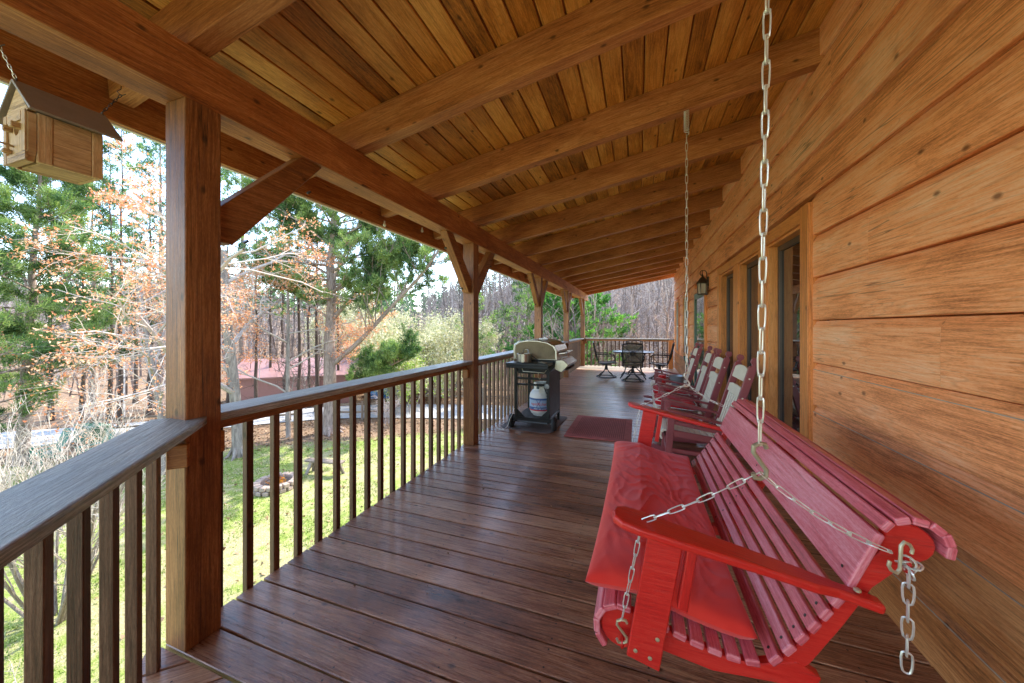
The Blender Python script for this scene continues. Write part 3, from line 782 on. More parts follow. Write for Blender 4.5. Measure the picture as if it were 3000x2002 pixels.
# ------------------------------------------------------------------ chains
def chain_mesh(p0, p1, pitch, width, wire, knots=True, sag=0.0, k=5):
    b = MB(); p0 = np.asarray(p0, float); p1 = np.asarray(p1, float)
    L = np.linalg.norm(p1 - p0); n = max(1, round(L / pitch)); d0 = nrm(p1 - p0)
    ref = np.array((0, 1., 0)) if abs(d0[1]) < .8 else np.array((1., 0, 0))
    def pos(t):
        p = p0 + (p1 - p0) * t; p = p.copy(); p[2] -= sag * 4 * t * (1 - t); return p
    jr = random.Random(3)
    for i in range(n):
        a = pos(i / n); c = pos((i + 1) / n); d = nrm(c - a); s = nrm(np.cross(d, ref)); w = np.cross(d, s)
        th = (0 if i % 2 else PI / 2) + .5 + jr.uniform(-.25, .25)
        e = math.cos(th) * s + math.sin(th) * w
        m = (a + c) / 2; hl = L / n / 2 + wire * 1.8; hw = width / 2 - wire
        P = []
        for q in range(14):
            t = 2 * PI * q / 14; cs, sn = math.cos(t), math.sin(t)
            P.append(m + d * (hl - hw) * (1 if cs > 0 else -1) * min(1, abs(cs) * 2.2) + d * hw * cs + e * hw * (sn * (1 - .18 * cs)))
        b.tube(P, wire, k, closed=True)
        if knots:
            for o in (-1, 1): b.ring(c + d * wire * 1.1 * o, wire * 2.3, wire * .85, d + .15 * e, 8, 4)
    return b
def s_hook(p, h, r, ax, wire, tilt=0.0):
    b = MB(); P = []; ax = nrm(ax); up = np.array((0, 0, 1.)); up = nrm(up + tilt * ax)
    for t in np.linspace(-1.1 * PI, .5 * PI, 12): P.append(np.asarray(p) + up * (h / 2 - r) + r * (-math.cos(t + PI) * ax + math.sin(t + PI) * up))
    P = [np.asarray(p) + ax * x + up * z for x, z in [(r, h * .36), (r * .75, h * .47), (0, h * .5), (-r * .9, h * .42), (-r * .95, h * .25), (-r * .3, h * .08), (r * .3, -h * .08), (r * .95, -h * .25), (r * .9, -h * .42), (0, -h * .5), (-r * .75, -h * .47), (-r, -h * .34)]]
    b.tube(P, wire, 8); return b

# ------------------------------------------------------------------ swing
SW0, SW1 = 1.14, 2.655
sw = thing('porch_swing', 'red slatted wooden porch swing with a rolled back hanging on chains', 'porch swing', (.25, 1.9, .42))
def slat(b, x, z, ang, w, th, y0=SW0, y1=SW1):   # slat centre (x,z) top surface, ang = direction of width in xz plane
    d = np.array((math.cos(ang), 0, math.sin(ang))); n_ = np.array((-math.sin(ang), 0, math.cos(ang)))
    c = np.array((x, (y0 + y1) / 2, z)) - n_ * th / 2
    b.box(c, (w, y1 - y0, th), np.array([d, (0, 1, 0), n_]).T, 1)
# seat: roll at front then scoop
b = MB()
fc = (-.052, .462)
for a in (215, 182, 149, 116, 84):
    ar = R(a); x = fc[0] + .083 * math.cos(ar); z = fc[1] + .083 * math.sin(ar)
    slat(b, x, z, ar - PI / 2, .042, .02)
curve = [(.0, .534), (.046, .520), (.092, .506), (.137, .494), (.182, .486), (.227, .480), (.272, .478), (.315, .484)]
for (x0, z0), (x1, z1) in zip(curve[:-1], curve[1:]):
    slat(b, (x0 + x1) / 2, (z0 + z1) / 2 + .004, math.atan2(z1 - z0, x1 - x0), .036, .02)
part('seat_slats', b, M['swing'], sw, .0045, seg=2)
b = MB()
bc = [(.325, .487), (.356, .523), (.385, .560), (.412, .598), (.437, .637), (.462, .677), (.486, .717)]
for (x0, z0), (x1, z1) in zip(bc[:-1], bc[1:]):
    slat(b, (x0 + x1) / 2, (z0 + z1) / 2, math.atan2(z1 - z0, x1 - x0), .0355, .02)
part('back_slats', b, M['swing'], sw, .0045, seg=2)
b = MB(); slat(b, .528, .812, math.atan2(.163, .068), .162, .02); part('back_panel', b, M['swing'], sw, .005, seg=2)
b = MB(); rc = (.632, .872)
for a in (142, 110, 80, 50, 20, -10):
    ar = R(a); slat(b, rc[0] + .076 * math.cos(ar), rc[1] + .064 * math.sin(ar), ar - PI / 2, .0315, .02)
part('roll_slats', b, M['swing'], sw, .0045, seg=2)
def side_frame(y, th):
    b = MB()
    top = [(x, z - .019) for x, z in curve[1:]]
    poly = [(fc[0] + .062 * math.cos(R(a)), fc[1] + .062 * math.sin(R(a))) for a in range(80, 300, 20)] + [(.03, .43), (.2, .408), (.44, .435), (.455, .47), (.40, .50)] + top[::-1]
    b.prism(poly, (0, y, 0), (1, 0, 0), (0, 0, 1), th)
    o1 = part('side_rail', b, M['arm'], sw, .003)
    b = MB()
    st = [(x + .016, z - .018) for x, z in bc]
    poly = st + [(.52, .735), (.548, .80), (.575, .83)] + [(.618 + .062 * math.cos(R(a)), .862 + .05 * math.sin(R(a))) for a in range(120, -100, -20)] + [(.56, .735), (.50, .62), (.43, .50), (.375, .44)]
    b.prism(poly, (0, y + (.0 if y < 2 else 0), 0), (1, 0, 0), (0, 0, 1), th * .9)
    part('back_stile', b, M['arm'], sw, .003)
for y, th in ((SW0 + .032, .03), ((SW0 + SW1) / 2, .03), (SW1 - .032, .03)): side_frame(y, th)
def arm(side):
    s = -1 if side == 0 else 1
    ye = SW0 if side == 0 else SW1
    out = lambda v: ye + s * v
    # outline along x, (x, offset outward)
    xl = [(-.075, .045), (-.07, .075), (-.045, .094), (0, .098), (.08, .09), (.2, .075), (.32, .06), (.42, .052), (.47, .036), (.56, .036), (.56, -.005), (.47, -.005), (.40, -.012), (.28, -.015), (.1, -.01), (0, -.012), (-.045, -.008), (-.068, .014)]
    zf, zb = .846, .716
    sl = (zb - zf) / .63; ax = nrm((1, 0, sl))
    b = MB(); poly = [((x + .075) / ax[0], s * v) for x, v in xl]
    if s < 0: poly = poly[::-1]
    b.prism(poly, (-.075, ye, zf), ax, (0, 1, 0), .024)
    part('armrest', b, M['arm'], sw, .008, seg=3)
    b = MB(); yy = ye + s * .025
    pts = [(-.035, .425), (.055, .405), (.118, .79), (.028, .81)]
    b.prism(pts, (0, yy, 0), (1, 0, 0), (0, 0, 1), .022); part('arm_post', b, M['arm'], sw, .003)
    b = MB(); yq = yy - s * .02
    b.beam((.115, yy - s * .001, .60), (.143, yy - s * .001, .785), .034, .026, (1, 0, 0)); part('arm_cleat', b, M['arm'], sw, .003)
    b = MB()
    for (x, z) in ((.512, .726),): b.lathe([(0, 0), (.008, 0), (.008, .004), (.006, .006), (0, .006)], (x - .0, ye + s * .018, z + .016), 8, None, close=False)
    for (x, z) in ((-.01, .45), (.03, .44), (.05, .5)): b.lathe([(0, 0), (.006, 0), (.006, .002), (0, .003)], (x, yy + s * .012, z), 8, np.array([(1, 0, 0), (0, 0, 1), (0, s, 0)]).T, close=False)
    each('bolt', b, M['brass'], sw)
arm(0); arm(1)
RN = np.array((.305, 1.12, 1.04)); RF = np.array((.312, 2.72, 1.035))
o = part('hanging_chain', chain_mesh((.305, 1.02, 3.0), RN + (0, 0, .045), .062, .02, .0023, k=6), M['chain'], sw, smooth=True)
part('s_hook', s_hook(RN, .095, .018, (1, .35, 0), .0062), plain('old_hook', (.38, .35, .24), .45, metal=.6), o, smooth=True)
o = part('hanging_chain', chain_mesh((.334, 2.93, 2.83), RF + (0, 0, .045), .062, .02, .0023), M['chain'], sw, smooth=True)
part('s_hook', s_hook(RF, .095, .018, (1, .35, 0), .006), M['chain'], o, smooth=True)
b = MB(); P = [(.335 + .016 * math.cos(t), 2.94 + .016 * math.sin(t), 2.86 + .15 * t / (2 * PI * 12)) for t in np.linspace(0, 2 * PI * 12, 12 * 12)]
b.tube(P, .0036, 5); b.tube([(.335, 2.94, 2.83), (.35, 2.94, 2.84), (.35, 2.94, 2.86)], .004, 6)
b.tube([(.335, 2.95, 3.01), (.35, 2.95, 3.02), (.345, 2.95, 3.04), (.33, 2.95, 3.06)], .004, 6); b.tube([(.335, 2.95, 3.01), (.32, 2.95, 3.02), (.325, 2.95, 3.05)], .004, 6)
part('spring', b, M['chain'], sw, smooth=True)
for (R_, ye, s) in ((RN, SW0, -1), (RF, SW1, 1)):
    ah = np.array((.005, ye + s * .045, .835)); fh = np.array((-.048, ye + s * .03, .525)); bh = np.array((.565, ye + s * .035, .862))
    part('arm_chain', chain_mesh(R_ - (0, 0, .03), ah, .044, .016, .0016, sag=.008), M['chain'], sw, smooth=True)
    part('arm_chain', chain_mesh(ah - (0, 0, .02), fh, .044, .016, .0016), M['chain'], sw, smooth=True)
    o = part('arm_chain', chain_mesh(R_ - (0, 0, .03), bh, .044, .016, .0016, sag=.02), M['chain'], sw, smooth=True)
    part('s_hook', s_hook(fh + (0, 0, -.035), .07, .015, (1, .2, 0), .0042), M['brass'], sw, smooth=True)
    b = MB(); b.ring(fh + (0, -s * .012, -.075), .014, .005, (1, 0, 0)); part('eye_bolt', b, M['arm'], sw, smooth=True)
    part('s_hook', s_hook(bh + (.02, 0, -.01), .075, .016, nrm((.6, .2, -.8)), .004, .6), M['brass'], sw, smooth=True)
    b = MB(); b.ring(bh + (.035, -s * .01, -.03), .014, .005, (1, 0, 0)); part('eye_bolt', b, M['arm'], sw, smooth=True)
e0 = np.array((.60, SW0 - .035, .83))
b = chain_mesh(e0, e0 + (-.004, 0, -.245), .043, .024, .0025, knots=False)
part('chain_end', b, M['chain'], sw, smooth=True)
b = MB()
rs_ = random.Random(2)
for _ in range(5): b.ring(e0 + np.array([rs_.uniform(-.02, .02), rs_.uniform(-.012, .012), rs_.uniform(-.01, .025)]), .014, .0025, (rs_.uniform(-1, 1), rs_.uniform(-1, 1), rs_.uniform(-1, 1)), 12, 5)
part('chain_tangle', b, M['chain'], sw, smooth=True)
# dry bits on the deck
rs_d = np.random.default_rng(3); b = MB(); n = 70; C = np.stack([rs_d.uniform(-1.9, 1.0, n), rs_d.uniform(.2, 7, n), np.full(n, .006)], 1); scatter_tris(b, C, .018, rs_d, .15)
tag(part('deck_debris', b, M['litter'], origin=(0, 0, 0)), 'tiny dry leaf bits scattered over the deck boards', 'leaf litter', None, 'stuff')
# screws on the slats
b = MB()
for (x0, z0), (x1, z1) in list(zip(bc[:-1], bc[1:])) + [((.50, .74), (.51, .80)), ((.52, .8), (.56, .87))]:
    a = math.atan2(z1 - z0, x1 - x0); n_ = (-math.sin(a), 0, math.cos(a))
    for yy in (SW0 + .035, (SW0 + SW1) / 2, SW1 - .035): b.lathe([(0, 0), (.0045, 0), (.0045, .0012), (0, .0014)], ((x0 + x1) / 2, yy, (z0 + z1) / 2), 8, np.array([(math.cos(a), 0, math.sin(a)), (0, 1, 0), n_]).T, close=False)
part('screws', b, M['blk2'], sw)

# swing cushion
def cushion(name, x0, x1, y0, y1, zf, t, nx, ny, wr, mat, bottom=None, seed=1, puff=.5, parent=None):
    V = []; F = []
    def P(u, v, s):
        e = (1 - abs(2 * u - 1) ** 6) * (1 - abs(2 * v - 1) ** 10)
        pin = 1 - .035 * ((abs(2 * u - 1) * abs(2 * v - 1)) ** 2) * -1
        x = x0 + (x1 - x0) * (.5 + (u - .5) * (1 - .03 * (1 - abs(2 * v - 1) ** 4) * 0)); y = y0 + (y1 - y0) * v
        # pull edges in a little between corners
        x += -(2 * u - 1) * .012 * (1 - abs(2 * v - 1) ** 3); y += -(2 * v - 1) * .018 * (1 - abs(2 * u - 1) ** 3)
        eu = max(0., 1 - abs(2 * u - 1) ** 9) ** .5; ev = max(0., 1 - abs(2 * v - 1) ** 26) ** .5; E_ = eu * ev
        z = zf(x) + t * .5 + s * t * .5 * E_
        if s > 0 and wr:
            q = Vector((x * 5 + seed, y * 2.2, 0)); n1 = mnoise.noise(q); q2 = Vector((x * 9 + y * 7 + 4 * n1, y * 3.5 - x * 3, seed))
            ridg = (1 - abs(mnoise.noise(q2)) * 2.4); n3 = mnoise.noise(Vector((x * 26 + 5 * n1, y * 13, 2)))
            r2 = 1 - abs(mnoise.noise(Vector((x * 17 + 3 * n1, y * 6 + x * 6, 9)))) * 3
            z += wr * e * (.6 * max(0, ridg) ** 4 + .4 * n1 + .42 * max(0, r2) ** 2 + .14 * n3)
        return (x, y, z)
    for s in (1, -1):
        for i in range(nx + 1):
            for j in range(ny + 1): V.append(P(i / nx, j / ny, s))
    K = (nx + 1) * (ny + 1)
    for i in range(nx):
        for j in range(ny):
            a = i * (ny + 1) + j; q = a + ny + 1; F.append((a, q, q + 1, a + 1)); F.append((K + a, K + a + 1, K + q + 1, K + q))
    for i in range(nx):
        for j in (0, ny):
            a = i * (ny + 1) + j; q = a + ny + 1; F.append((a, K + a, K + q, q) if j == 0 else (a, q, K + q, K + a))
    for j in range(ny):
        for i in (0, nx):
            a = i * (ny + 1) + j; F.append((a, a + 1, K + a + 1, K + a) if i == 0 else (a, K + a, K + a + 1, a + 1))
    b = MB(); b.add(V, F); return part(name, b, mat, parent, smooth=True)
def seatz(x):
    if x < 0: return .537
    for (a, z0), (c, z1) in zip(curve[:-1], curve[1:]):
        if x <= c: return z0 + (z1 - z0) * (x - a) / (c - a) + .006
    return .49
o = cushion('swing_cushion', -.165, .315, 1.165, 2.635, seatz, .072, 60, 150, .012, M['cushion'])
tag(o, 'long creased red fabric cushion lying on the seat of the porch swing', 'cushion')

# ------------------------------------------------------------------ birdhouse
bh = thing('birdhouse', 'weathered wooden birdhouse hanging from the eave beam by two chains', 'birdhouse', (-2.035, .67, 1.97))
x0, x1, y0, y1, zb, ze, zr = -2.12, -1.955, .582, .762, 1.97, 2.14, 2.235
b = MB()
b.bb(x1 - .014, x1, y0 + .02, y0 + .055, zb, ze, 2); b.bb(x1 - .016, x1 - .002, y0 + .056, y1 - .03, zb, ze, 0); b.bb(x1 - .014, x1, y1 - .029, y1, zb, ze, 2)
b.bb(x0, x0 + .014, y0 + .02, y1, zb, ze, 1)
b.bb(x0 + .015, x1 - .017, y1 - .014, y1 - .001, zb, ze, 2)
b.bb(x0 + .015, x1 - .017, y0 + .03, y1 - .015, zb + .001, zb + .012, 1)
part('side_walls', b, M['bird'], bh, .002)
b = MB(); xm = (x0 + x1) / 2
# front board with round hole: ring of quads
hc = (xm + .0, 2.085); hr = .019; n_ = 24
out = []
for k in range(n_):
    a = 2 * PI * k / n_; dx, dz = math.cos(a), math.sin(a)
    tx = ((x1 - xm) - .0) / abs(dx) if abs(dx) > 1e-6 else 9; tz = ((ze - hc[1]) if dz > 0 else (hc[1] - zb)) / abs(dz) if abs(dz) > 1e-6 else 9
    t = min(tx, tz); out.append((hc[0] + dx * t, hc[1] + dz * t))
V = []; F = []
for yy in (y0, y0 + .018):
    for k in range(n_): a = 2 * PI * k / n_; V.append((hc[0] + hr * math.cos(a), yy, hc[1] + hr * math.sin(a)))
    for k in range(n_): V.append((out[k][0], yy, out[k][1]))
for k in range(n_):
    q = (k + 1) % n_
    F.append((k, q, n_ + q, n_ + k)); F.append((2 * n_ + k, 3 * n_ + k, 3 * n_ + q, 2 * n_ + q)); F.append((k, 2 * n_ + k, 2 * n_ + q, q)); F.append((n_ + k, n_ + q, 3 * n_ + q, 3 * n_ + k))
b.add(V, F, [[(V[i][2] + 3, V[i][0]) for i in f] for f in F], .7)
b.prism([(x0, ze + .001), (x1, ze + .001), (xm, zr)][::1], (0, y0 + .009, 0), (1, 0, 0), (0, 0, 1), .018)
b.prism([(x0, ze + .001), (x1, ze + .001), (xm, zr)], (0, y1 - .009, 0), (1, 0, 0), (0, 0, 1), .016)
b.bb(x0 + .002, x0 + .025, y0 - .006, y0 - .0005, zb, ze, 2); b.bb(x1 - .03, x1 - .004, y0 - .006, y0 - .0005, zb + .03, ze, 2); b.bb(x0 + .03, x1 - .035, y0 - .006, y0 - .0005, ze - .03, ze, 0); b.bb(x0 + .03, x1 - .002, y0 - .006, y0 - .0005, zb, zb + .028, 0)
fr = part('front_wall', b, M['bird'], bh)
b = MB(); b.bb(xm - .04, xm - .028, y0 - .02, y0, 2.08, 2.1, 0); b.bb(xm + .025, xm + .045, y0 - .025, y0, 2.078, 2.098, 0); b.bb(xm - .045, xm - .03, y0 - .02, y0, 2.005, 2.02)
each('wood_block', b, M['bird'], fr, .002)
b = MB(); b.tube([(xm - .02, y0, 2.03), (xm - .025, y0 - .045, 2.035)], .004, 8); part('perch', b, M['bird'], fr)
b = MB(); sl_ = (zr + .012 - 2.125) / .14
for s in (1, -1):
    A = np.array((xm, .685, zr + .018)); B = np.array((xm + s * .128, .685, 2.13)); d = nrm(B - A); nn = np.cross(d, (0, 1, 0)) * (1 if s < 0 else -1)
    b.box((A + B) / 2, (np.linalg.norm(B - A), .228, .009), np.array([d, (0, 1, 0), np.cross(d, (0, 1, 0))]).T, 1)
part('roof', b, M['birdroof'], bh, .001)
for (hk, rg) in (((-2.01, .835, 2.375), (xm, .79, 2.262)), ((-2.045, .548, 2.375), (xm, .58, 2.262))):
    o = part('hanging_chain', chain_mesh((hk[0], hk[1], hk[2] - .02), rg, .014, .009, .0011, knots=False, k=4), M['blk2'] if hk[1] > .6 else M['chain'], bh, smooth=True)
    b = MB(); b.tube([(hk[0], hk[1], 2.392), (hk[0], hk[1], 2.38), (hk[0] - .01, hk[1] - .008, 2.368), (hk[0], hk[1] - .0, 2.352), (hk[0] + .014, hk[1] + .008, 2.36)], .0016, 6); part('hook', b, M['blk2'], o)
    b = MB(); b.ring((rg[0], rg[1], rg[2] - .008), .009, .0018, (0, 1, 0)); part('ring', b, M['blk2'], o)

# ------------------------------------------------------------------ grill
gr = thing('gas_grill', 'stainless and black gas grill on wheels beside the side railing', 'grill', (-1.3, 4.95, 0))
gx0, gx1, gy0, gy1 = -1.62, -1.12, 4.62, 5.28
for (x, y) in ((gx0 + .02, gy0 + .02), (gx1 - .02, gy0 + .02), (gx0 + .02, gy1 - .02), (gx1 - .02, gy1 - .02)):
    b = MB(); b.bb(x - .018, x + .018, y - .018, y + .018, .0 if y > 5 else .1, .86, 2); part('leg', b, M['blk'], gr, .003)
b = MB(); b.bb(gx0, gx1, gy0 + .04, gy1, .13, .155); b.bb(gx0 - .02, gx1 + .02, gy0, gy0 + .035, .12, .165)
b.prism([(gx0 + .03, .165), (gx0 + .15, .165), (gx0 + .03, .28)], (0, gy0 + .02, 0), (1, 0, 0), (0, 0, 1), .01); b.prism([(gx1 - .03, .165), (gx1 - .03, .28), (gx1 - .15, .165)], (0, gy0 + .02, 0), (1, 0, 0), (0, 0, 1), .01)
part('bottom_shelf', b, M['blk'], gr, .003)
for x in (gx0 - .055, gx1 + .05):
    b = MB(); rot = np.array([(0, 1, 0), (0, 0, 1), (1, 0, 0)]).T
    b.lathe([(.035, -.02), (.085, -.024), (.092, -.016), (.094, 0), (.092, .016), (.085, .024), (.035, .02)], (x, gy0 + .05, .094), 28, rot)
    w = part('wheel', b, M['rubber'], gr, smooth=True)
    b = MB(); b.lathe([(0, -.026), (.03, -.026), (.04, -.018), (.04, .018), (.03, .026), (0, .026)], (x, gy0 + .05, .094), 16, rot, close=False); part('hub', b, M['blk'], w)
b = MB(); b.tube([(gx0 - .06, gy0 + .05, .094), (gx1 + .06, gy0 + .05, .094)], .008, 8); part('axle', b, M['gray'], gr)
b = MB(); b.bb(gx1 - .014, gx1 - .004, gy0 + .04, gy1 - .04, .17, .84); part('side_panel', b, M['blk'], gr, .002)
b = MB(); b.bb(gx0 + .04, gx1 - .04, gy0 + .01, gy0 + .03, .68, .71, 0); b.bb(gx0 + .04, gx1 - .04, gy1 - .03, gy1 - .01, .5, .53, 0); b.bb(gx0 + .04, gx1 - .04, gy0 + .01, gy0 + .03, .60, .625)
each('cross_bar', b, M['blk'], gr, .002)
b = MB(); b.prism([(-1.60, .86), (-1.57, .76), (-1.15, .76), (-1.06, .86), (-1.04, .95), (-1.6, .95)], (0, (gy0 + gy1) / 2 + .02, 0), (1, 0, 0), (0, 0, 1), gy1 - gy0 + .0); part('firebox', b, M['blk'], gr, .005)
# hood: curved profile with bright end cap
prof = [(-1.62, .952), (-1.63, 1.08), (-1.62, 1.16), (-1.55, 1.205), (-1.42, 1.225), (-1.28, 1.222), (-1.14, 1.195), (-1.05, 1.15), (-1.015, 1.08), (-1.01, .975), (-1.01, .952)]
b = MB(); b.prism(prof[::-1], (0, (gy0 + gy1) / 2 + .01, 0), (1, 0, 0), (0, 0, 1), gy1 - gy0 + .06); hood = part('hood', b, M['steel'], gr, .012, seg=3)
b = MB(); ins = [(-1.32 + (x + 1.32) * .9, 1.08 + (z - 1.08) * .86) for x, z in prof]
b.prism(ins[::-1], (0, gy0 - .0225, 0), (1, 0, 0), (0, 0, 1), .012); part('end_plate', b, plain('tarnished_steel', (.2, .15, .075), .6, metal=0.0, dirt=.5, spec=.25), hood, .004)
b = MB()
b.tube([(-1.0, gy0 + .04, 1.04), (-.93, gy0 + .04, 1.05), (-.93, gy1 - .04, 1.05), (-1.0, gy1 - .04, 1.04)], .011, 8)
part('handle', b, M['steel'], hood, smooth=True)
b = MB(); b.bb(-1.33, -1.2, 4.85, 5.02, 1.223, 1.24); b.lathe([(0, 0), (.03, 0), (.03, .012), (0, .012)], (-1.25, 4.93, 1.24), 16, close=False); part('thermometer', b, M['white'], hood, .002)
b = MB(); b.prism([(-1.035, .96), (-1.05, .84), (-.96, .80), (-.875, .885), (-.87, .905), (-.94, .965)], (0, (gy0 + gy1) / 2, 0), (1, 0, 0), (0, 0, 1), gy1 - gy0 + .02)
cp = part('control_panel', b, M['steel'], gr, .006, seg=2)
pn = nrm((.085, 0, -.085)); 
for k in range(5):
    z_ = nrm((.7, 0, -.7)); y_ = np.array((0, 1., 0)); x_ = np.cross(y_, z_)
    b = MB(); b.lathe([(0, 0), (.026, 0), (.026, .008), (.019, .012), (.017, .032), (0, .034)], (-.905 - .012, gy0 + .1 + k * .115, .845), 14, np.array([x_, y_, z_]).T, close=False)
    part('knob', b, M['blk'], cp, smooth=True)
b = MB(); b.bb(-1.63, -1.06, 4.30, gy0 - .04, .905, .935, 0); b.bb(-1.62, -1.07, 4.31, 4.325, .87, .904); b.prism([(-1.6, .9), (-1.5, .9), (-1.52, .86)], (0, 4.45, 0), (1, 0, 0), (0, 0, 1), .02)
part('side_shelf', b, M['blk'], gr, .004, seg=2)
b = MB(); b.tube([(-1.42, 4.36, .86), (-1.4, 4.33, .83), (-1.12, 4.33, .82), (-1.1, 4.36, .85)], .005, 6); b.tube([(-1.2, 4.34, .82), (-1.2, 4.33, .77), (-1.18, 4.33, .74), (-1.16, 4.33, .76)], .003, 6)
part('tool_hook_bar', b, M['brass'], gr, smooth=True)
b = MB(); b.tube([(-1.18, 4.7, .78), (-1.16, 4.66, .68), (-1.2, 4.64, .58), (-1.16, 4.66, .48), (-1.17, 4.68, .32), (-1.13, 4.68, .26), (-1.15, 4.75, .38), (-1.28, 4.86, .52)], .008, 8)
part('gas_hose', b, M['rubber'], gr, smooth=True)
b = MB(); b.lathe([(0, -.02), (.035, -.018), (.04, 0), (.035, .018), (0, .02)], (-1.16, 4.64, .6), 14, np.array([(1, 0, 0), (0, 0, 1), (0, 1, 0)]).T, close=False); part('regulator', b, M['gray'], gr)

pot = thing('cooking_pot', 'small stainless pot standing on the grill side shelf', 'pot', (-1.42, 4.44, .936))
b = MB(); b.lathe([(0, 0), (.088, 0), (.094, .006), (.096, .11), (.1, .114), (.096, .116), (.09, .11), (.088, .01), (0, .008)], (-1.42, 4.44, .937), 28, close=False); part('body', b, M['steel'], pot, smooth=True)
b = MB(); b.tube([(-1.46, 4.5, 1.055), (-1.45, 4.53, 1.09), (-1.42, 4.54, 1.1), (-1.39, 4.53, 1.09), (-1.38, 4.5, 1.055)], .005, 8); part('handle', b, M['steel'], pot, smooth=True)
sp = thing('grill_spatula', 'long spatula with dark handle lying across the grill side shelf', 'spatula', (-1.2, 4.46, .937))
b = MB(); b.tube([(-1.34, 4.48, 1.03), (-1.2, 4.42, .95)], .007, 8); part('handle', b, M['blk'], sp)
b = MB(); b.beam((-1.2, 4.42, .95), (-1.11, 4.38, .941), .07, .004); part('blade', b, M['steel'], sp)

# propane tank with its printed sleeve
tc = (-1.32, 4.88); tk = thing('propane_tank', 'white propane tank with blue and red printed label on the grill shelf', 'gas tank', (tc[0], tc[1], .157))
b = MB(); b.lathe([(0, .158), (.1, .158), (.105, .17), (.13, .19), (.148, .23), (.15, .26), (.15, .42), (.14, .47), (.11, .505), (.06, .525), (0, .53)], (*tc, 0), 32, close=False); part('body', b, M['white'], tk, smooth=True)
def arc_strip(b, r, a0, a1, z0, z1, n=20, c=tc, zf=None):
    V = []; F = []
    for k in range(n + 1):
        a = a0 + (a1 - a0) * k / n; V += [(c[0] + r * math.cos(a), c[1] + r * math.sin(a), z0), (c[0] + r * math.cos(a), c[1] + r * math.sin(a), z1)]
    for k in range(n): F.append((2 * k, 2 * k + 2, 2 * k + 3, 2 * k + 1))
    b.add(V, F)
b = MB(); arc_strip(b, .1512, 0, 2 * PI, .25, .41, 40); lb = part('label', b, M['lblue'], tk, smooth=True)
b = MB(); arc_strip(b, .1524, 0, 2 * PI, .25, .288, 40); part('label_band', b, M['blue'], lb, smooth=True)
b = MB(); arc_strip(b, .1526, 0, 2 * PI, .236, .252, 40); part('red_stripe', b, M['red'], lb, smooth=True)
b = MB(); arc_strip(b, .1522, 0, 2 * PI, .385, .41, 40); part('label_band', b, M['blue'], lb, smooth=True)
# crossed flourish (big X) behind the word
b = MB(); vA = math.atan2(-tc[1], -tc[0])
for s in (-1, 1):
    V = []; F = []
    for k in range(9):
        t = k / 8; a = vA - .18 + s * (.30 * (t - .5)) * 2 * .6; z = .29 + .095 * t; w = .055
        V += [(tc[0] + .1528 * math.cos(a), tc[1] + .1528 * math.sin(a), z), (tc[0] + .1528 * math.cos(a + w), tc[1] + .1528 * math.sin(a + w), z)]
    for k in range(8): F.append((2 * k, 2 * k + 2, 2 * k + 3, 2 * k + 1))
    b.add(V, F)
part('label_cross', b, M['blue'], lb)
def wrap_text(name, s, size, a_c, z, mat, parent, r=.1535):
    cu = bpy.data.curves.new('t', 'FONT'); cu.body = s; cu.size = size; cu.align_x = 'CENTER'; cu.shear = .15; cu.offset = .0006
    o = bpy.data.objects.new('t', cu); col.objects.link(o); dg = bpy.context.evaluated_depsgraph_get(); me = bpy.data.meshes.new_from_object(o.evaluated_get(dg))
    bpy.data.objects.remove(o); me.name = name
    for v in me.vertices:
        a = a_c + v.co.x / r; v.co = Vector((tc[0] + r * math.cos(a), tc[1] + r * math.sin(a), z + v.co.y))
    org = world_org(parent)
    for v in me.vertices: v.co -= Vector(org)
    me.materials.clear(); me.materials.append(mat); ob = bpy.data.objects.new(name, me); col.objects.link(ob); ob.parent = parent; ORG[ob.name] = org
wrap_text('lettering', 'rapidXchange', .055, vA, .315, M['red'], lb)
wrap_text('lettering', 'propane tank exchange', .02, vA, .262, M['white'], lb)
b = MB(); arc_strip(b, .09, vA + .6, vA + 2 * PI - .6, .5, .62, 30); arc_strip(b, .086, vA + .6, vA + 2 * PI - .6, .5, .62, 30)
arc_strip(b, .09, vA - .6, vA + .6, .5, .53, 12); part('collar', b, M['white'], tk)
b = MB(); b.lathe([(0, .53), (.015, .53), (.015, .57), (.022, .572), (.022, .59), (0, .592)], (*tc, 0), 12, close=False); part('valve', b, M['brass'], tk)
b = MB(); dv = np.array((math.cos(vA), math.sin(vA), 0)); rt = np.array((-dv[1], dv[0], 0)); c = np.array((*tc, 0)) + dv * .13
b.prism([(-.04, .40), (.0, .37), (.045, .40), (.04, .57), (-.035, .57)], c + rt * .02, rt, (0, 0, 1), .002); b.prism([(-.03, .36), (.03, .37), (.025, .31), (-.01, .29), (-.03, .31)], c + dv * .035 + rt * .12 , rt, (0, 0, 1), .002)
part('hang_tag', b, M['tag'], tk)
# grill mat, cord, rug
b = MB(); pl = [(-1.83, 4.66), (-1.78, 4.58), (-1.2, 4.52), (-1.12, 4.53), (-1.07, 4.6), (-1.03, 5.4), (-1.06, 5.47), (-1.75, 5.5), (-1.82, 5.42)]
b.prism(pl, (0, 0, .005), (1, 0, 0), (0, 1, 0), .007); tag(part('grill_mat', b, M['mat'], None, .002), 'brown splatter mat under the gas grill', 'mat')
b = MB(); b.tube([(-1.85, 4.55, .006), (-1.8, 4.5, .006), (-1.72, 4.48, .012), (-1.68, 4.52, .05), (-1.67, 4.58, .13), (-1.64, 4.6, .2), (-1.61, 4.6, .28)], .004, 6); tag(part('white_cord', b, M['cord'], smooth=True), 'thin white cord trailing from the grill to the railing', 'cord')
b = MB(); b.bb(-.905, -.09, 4.49, 5.61, .002, .014); tag(part('door_rug', b, M['rug'], None, .004), 'dark red woven rectangular rug in the middle of the deck', 'rug')

